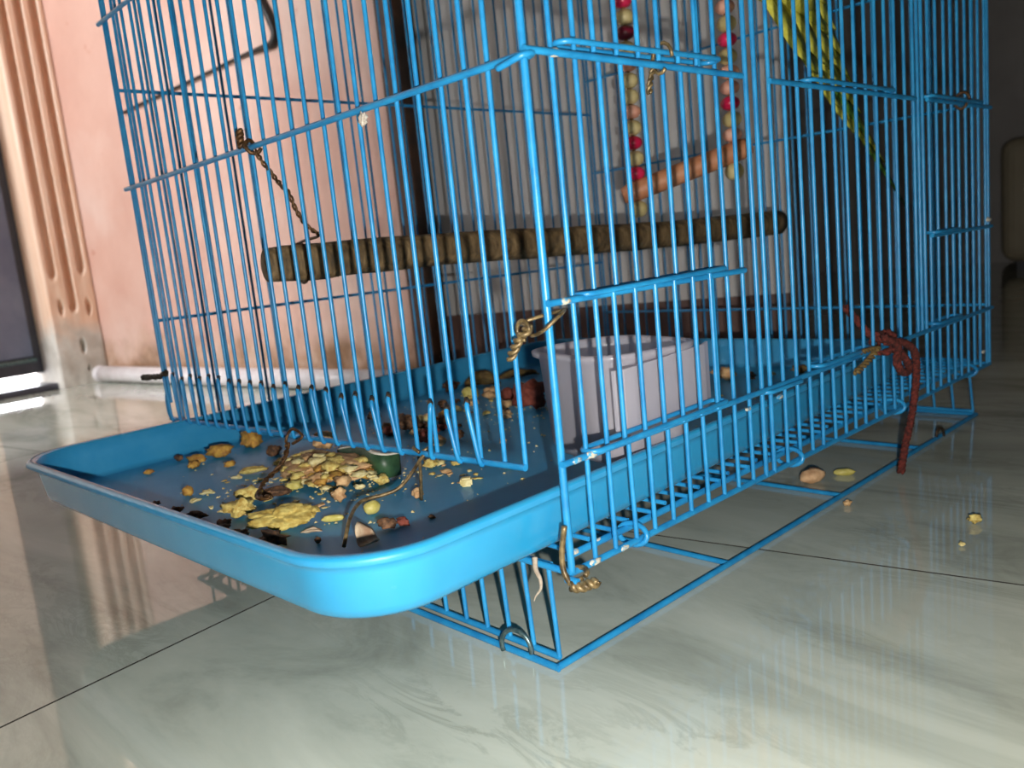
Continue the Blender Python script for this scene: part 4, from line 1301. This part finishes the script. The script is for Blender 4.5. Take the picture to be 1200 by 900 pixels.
p, s = F('chip'); lump('tan_chip', p, s, M['tan'], 'tan chip in the tray under the near corner post', seed=240, amp=0.5, flat=0.5)
lump('red_chunk', (-0.292, 0.326), 0.030, M['red'], 'brick red chunk far back behind the water cup', seed=241, amp=0.6, flat=1.0)

# copper coloured loose wires lying in the tray
w1 = [(-0.0773, -0.0507, 0.0560), (-0.0800, -0.0470, 0.0605), (-0.0870, -0.0400, 0.0640), (-0.0985, -0.0270, 0.0650), (-0.0960, -0.0170, 0.0655), (-0.0930, -0.0110, 0.0670), (-0.0900, -0.0070, 0.0710), (-0.0870, -0.0040, 0.0760), (-0.0830, -0.0030, 0.0805), (-0.0810, 0.0010, 0.0835), (-0.0850, 0.0030, 0.0835), (-0.0870, -0.0010, 0.0815)]
w1b = [(-0.0995, 0.0060, 0.0560), (-0.0980, 0.0060, 0.0660), (-0.0960, 0.0050, 0.0760), (-0.0925, 0.0010, 0.0830), (-0.0880, -0.0030, 0.0845), (-0.0840, -0.0030, 0.0830)]
tie('loose_wire', [tube_geo(smooth_path(w1, 4), 0.00085, 7), tube_geo(smooth_path(w1b, 4), 0.0008, 7)], M['brass'], 'bent copper coloured wire reaching from the flap into the tray', 'wire')
w2 = [(-0.1840, -0.0088, 0.0860), (-0.1880, -0.0100, 0.0845), (-0.1890, -0.0120, 0.0800), (-0.1900, -0.0108, 0.0780), (-0.1967, -0.0099, 0.0700), (-0.1978, -0.0149, 0.0640), (-0.1911, -0.0264, 0.0610), (-0.1735, -0.0391, 0.0600), (-0.1600, -0.0435, 0.0620), (-0.1541, -0.0415, 0.0630)]
tie('loose_wire', twist(w2[3:], 0.0008, 0.0008, 90, 2, 6, 6) + [tube_geo(smooth_path([w2[3], w2[2], w2[1], w2[0], (-0.1775, -0.0085, 0.0835), (-0.1783, -0.0091, 0.0815), (-0.1850, -0.0105, 0.0785)], 4), 0.0008, 6)], M['rust'], 'rusty wire twisted down from the left of the flap into the feed', 'wire')

# crumbs too many and too small to pick out one by one
rnd = random.Random(5)
geos = []


def crumb(x, y, s):
    V = []
    for dx, dy, dz in ((1, 0, 0.2), (-1, 0.1, 0.2), (0, 1, 0.2), (0.1, -1, 0.2), (0, 0, 0.9), (0, 0, 0)):
        V.append(Vector((x + dx * s * rnd.uniform(0.5, 1.2), y + dy * s * rnd.uniform(0.5, 1.2), FLOORZ + dz * s * rnd.uniform(0.5, 1))))
    Fq = [(0, 2, 4), (2, 1, 4), (1, 3, 4), (3, 0, 4), (2, 0, 5), (1, 2, 5), (3, 1, 5), (0, 3, 5)]
    return V, Fq


for i in range(700):
    m_ = rnd.random()
    if m_ < 0.45: x, y = rnd.gauss(-0.18, 0.035), rnd.gauss(0.0, 0.03)
    elif m_ < 0.85: x, y = rnd.gauss(-0.22, 0.05), rnd.gauss(0.17, 0.05)
    else: x, y = rnd.uniform(-0.32, -0.03), rnd.uniform(-0.08, 0.36)
    dl_ = Rz.transposed() @ (Vector((x, y, 0)) - tray_c)
    if abs(dl_.x) > tw / 2 - 0.02 or abs(dl_.y) > tl / 2 - 0.02: continue
    geos.append(crumb(x, y, rnd.choice((0.0006, 0.0008, 0.0011, 0.0014))))
V, Fc = join_geo(geos)
tag(mesh_obj('feed_crumbs', V, Fc, M['flake2'], None, False), 'fine pale feed crumbs strewn over the tray floor', 'crumbs', kind='stuff')

# scraps on the floor
FS = [((-0.0411, 0.2711), 0.0180), ((-0.0314, 0.2951), 0.0128), ((0.0641, 0.242), 0.0078), ((-0.0035, 0.2389), 0.0055), ((0.0687, 0.2074), 0.0034)]
pn = empty('peanut_shell', (FS[0][0][0], FS[0][0][1], 0), 'tan peanut shell half lying on the floor under the cage rail', 'shell')
o = lump('shell_half', (FS[0][0][0], FS[0][0][1], 0.0), 0.0175, M['shell'], None, None, seed=301, amp=0.18, flat=0.55, asp=0.62, rot=VA + 0.3)
o.parent = pn; o.matrix_parent_inverse = PINV[pn.name]
o = lump('dark_inside', (FS[0][0][0] - 0.001, FS[0][0][1] + 0.003, 0.0), 0.013, M['husk'], None, None, seed=302, amp=0.2, flat=0.75, asp=0.5, rot=VA + 0.3)
o.parent = pn; o.matrix_parent_inverse = PINV[pn.name]
lump('feed_stick', (*FS[1][0], 0.0), FS[1][1], M['nut'], 'yellow stick shaped scrap on the floor beside the peanut shell', seed=303, amp=0.2, flat=0.35, asp=0.35, rot=VA - 0.3)
lump('feed_lump', (*FS[2][0], 0.0), FS[2][1], M['flake'], 'small yellow feed scrap alone on the open floor at right', seed=304, amp=0.7, flat=0.6, asp=0.6)
lump('feed_lump', (*FS[3][0], 0.0), FS[3][1], M['tan'], 'tan crumb on the floor just outside the stand rail', seed=305, amp=0.5, flat=0.7)
lump('feed_lump', (*FS[4][0], 0.0), FS[4][1], M['flake2'], 'tiny pale crumb on the open floor in front of the yellow scrap', seed=306, amp=0.5, flat=0.7)
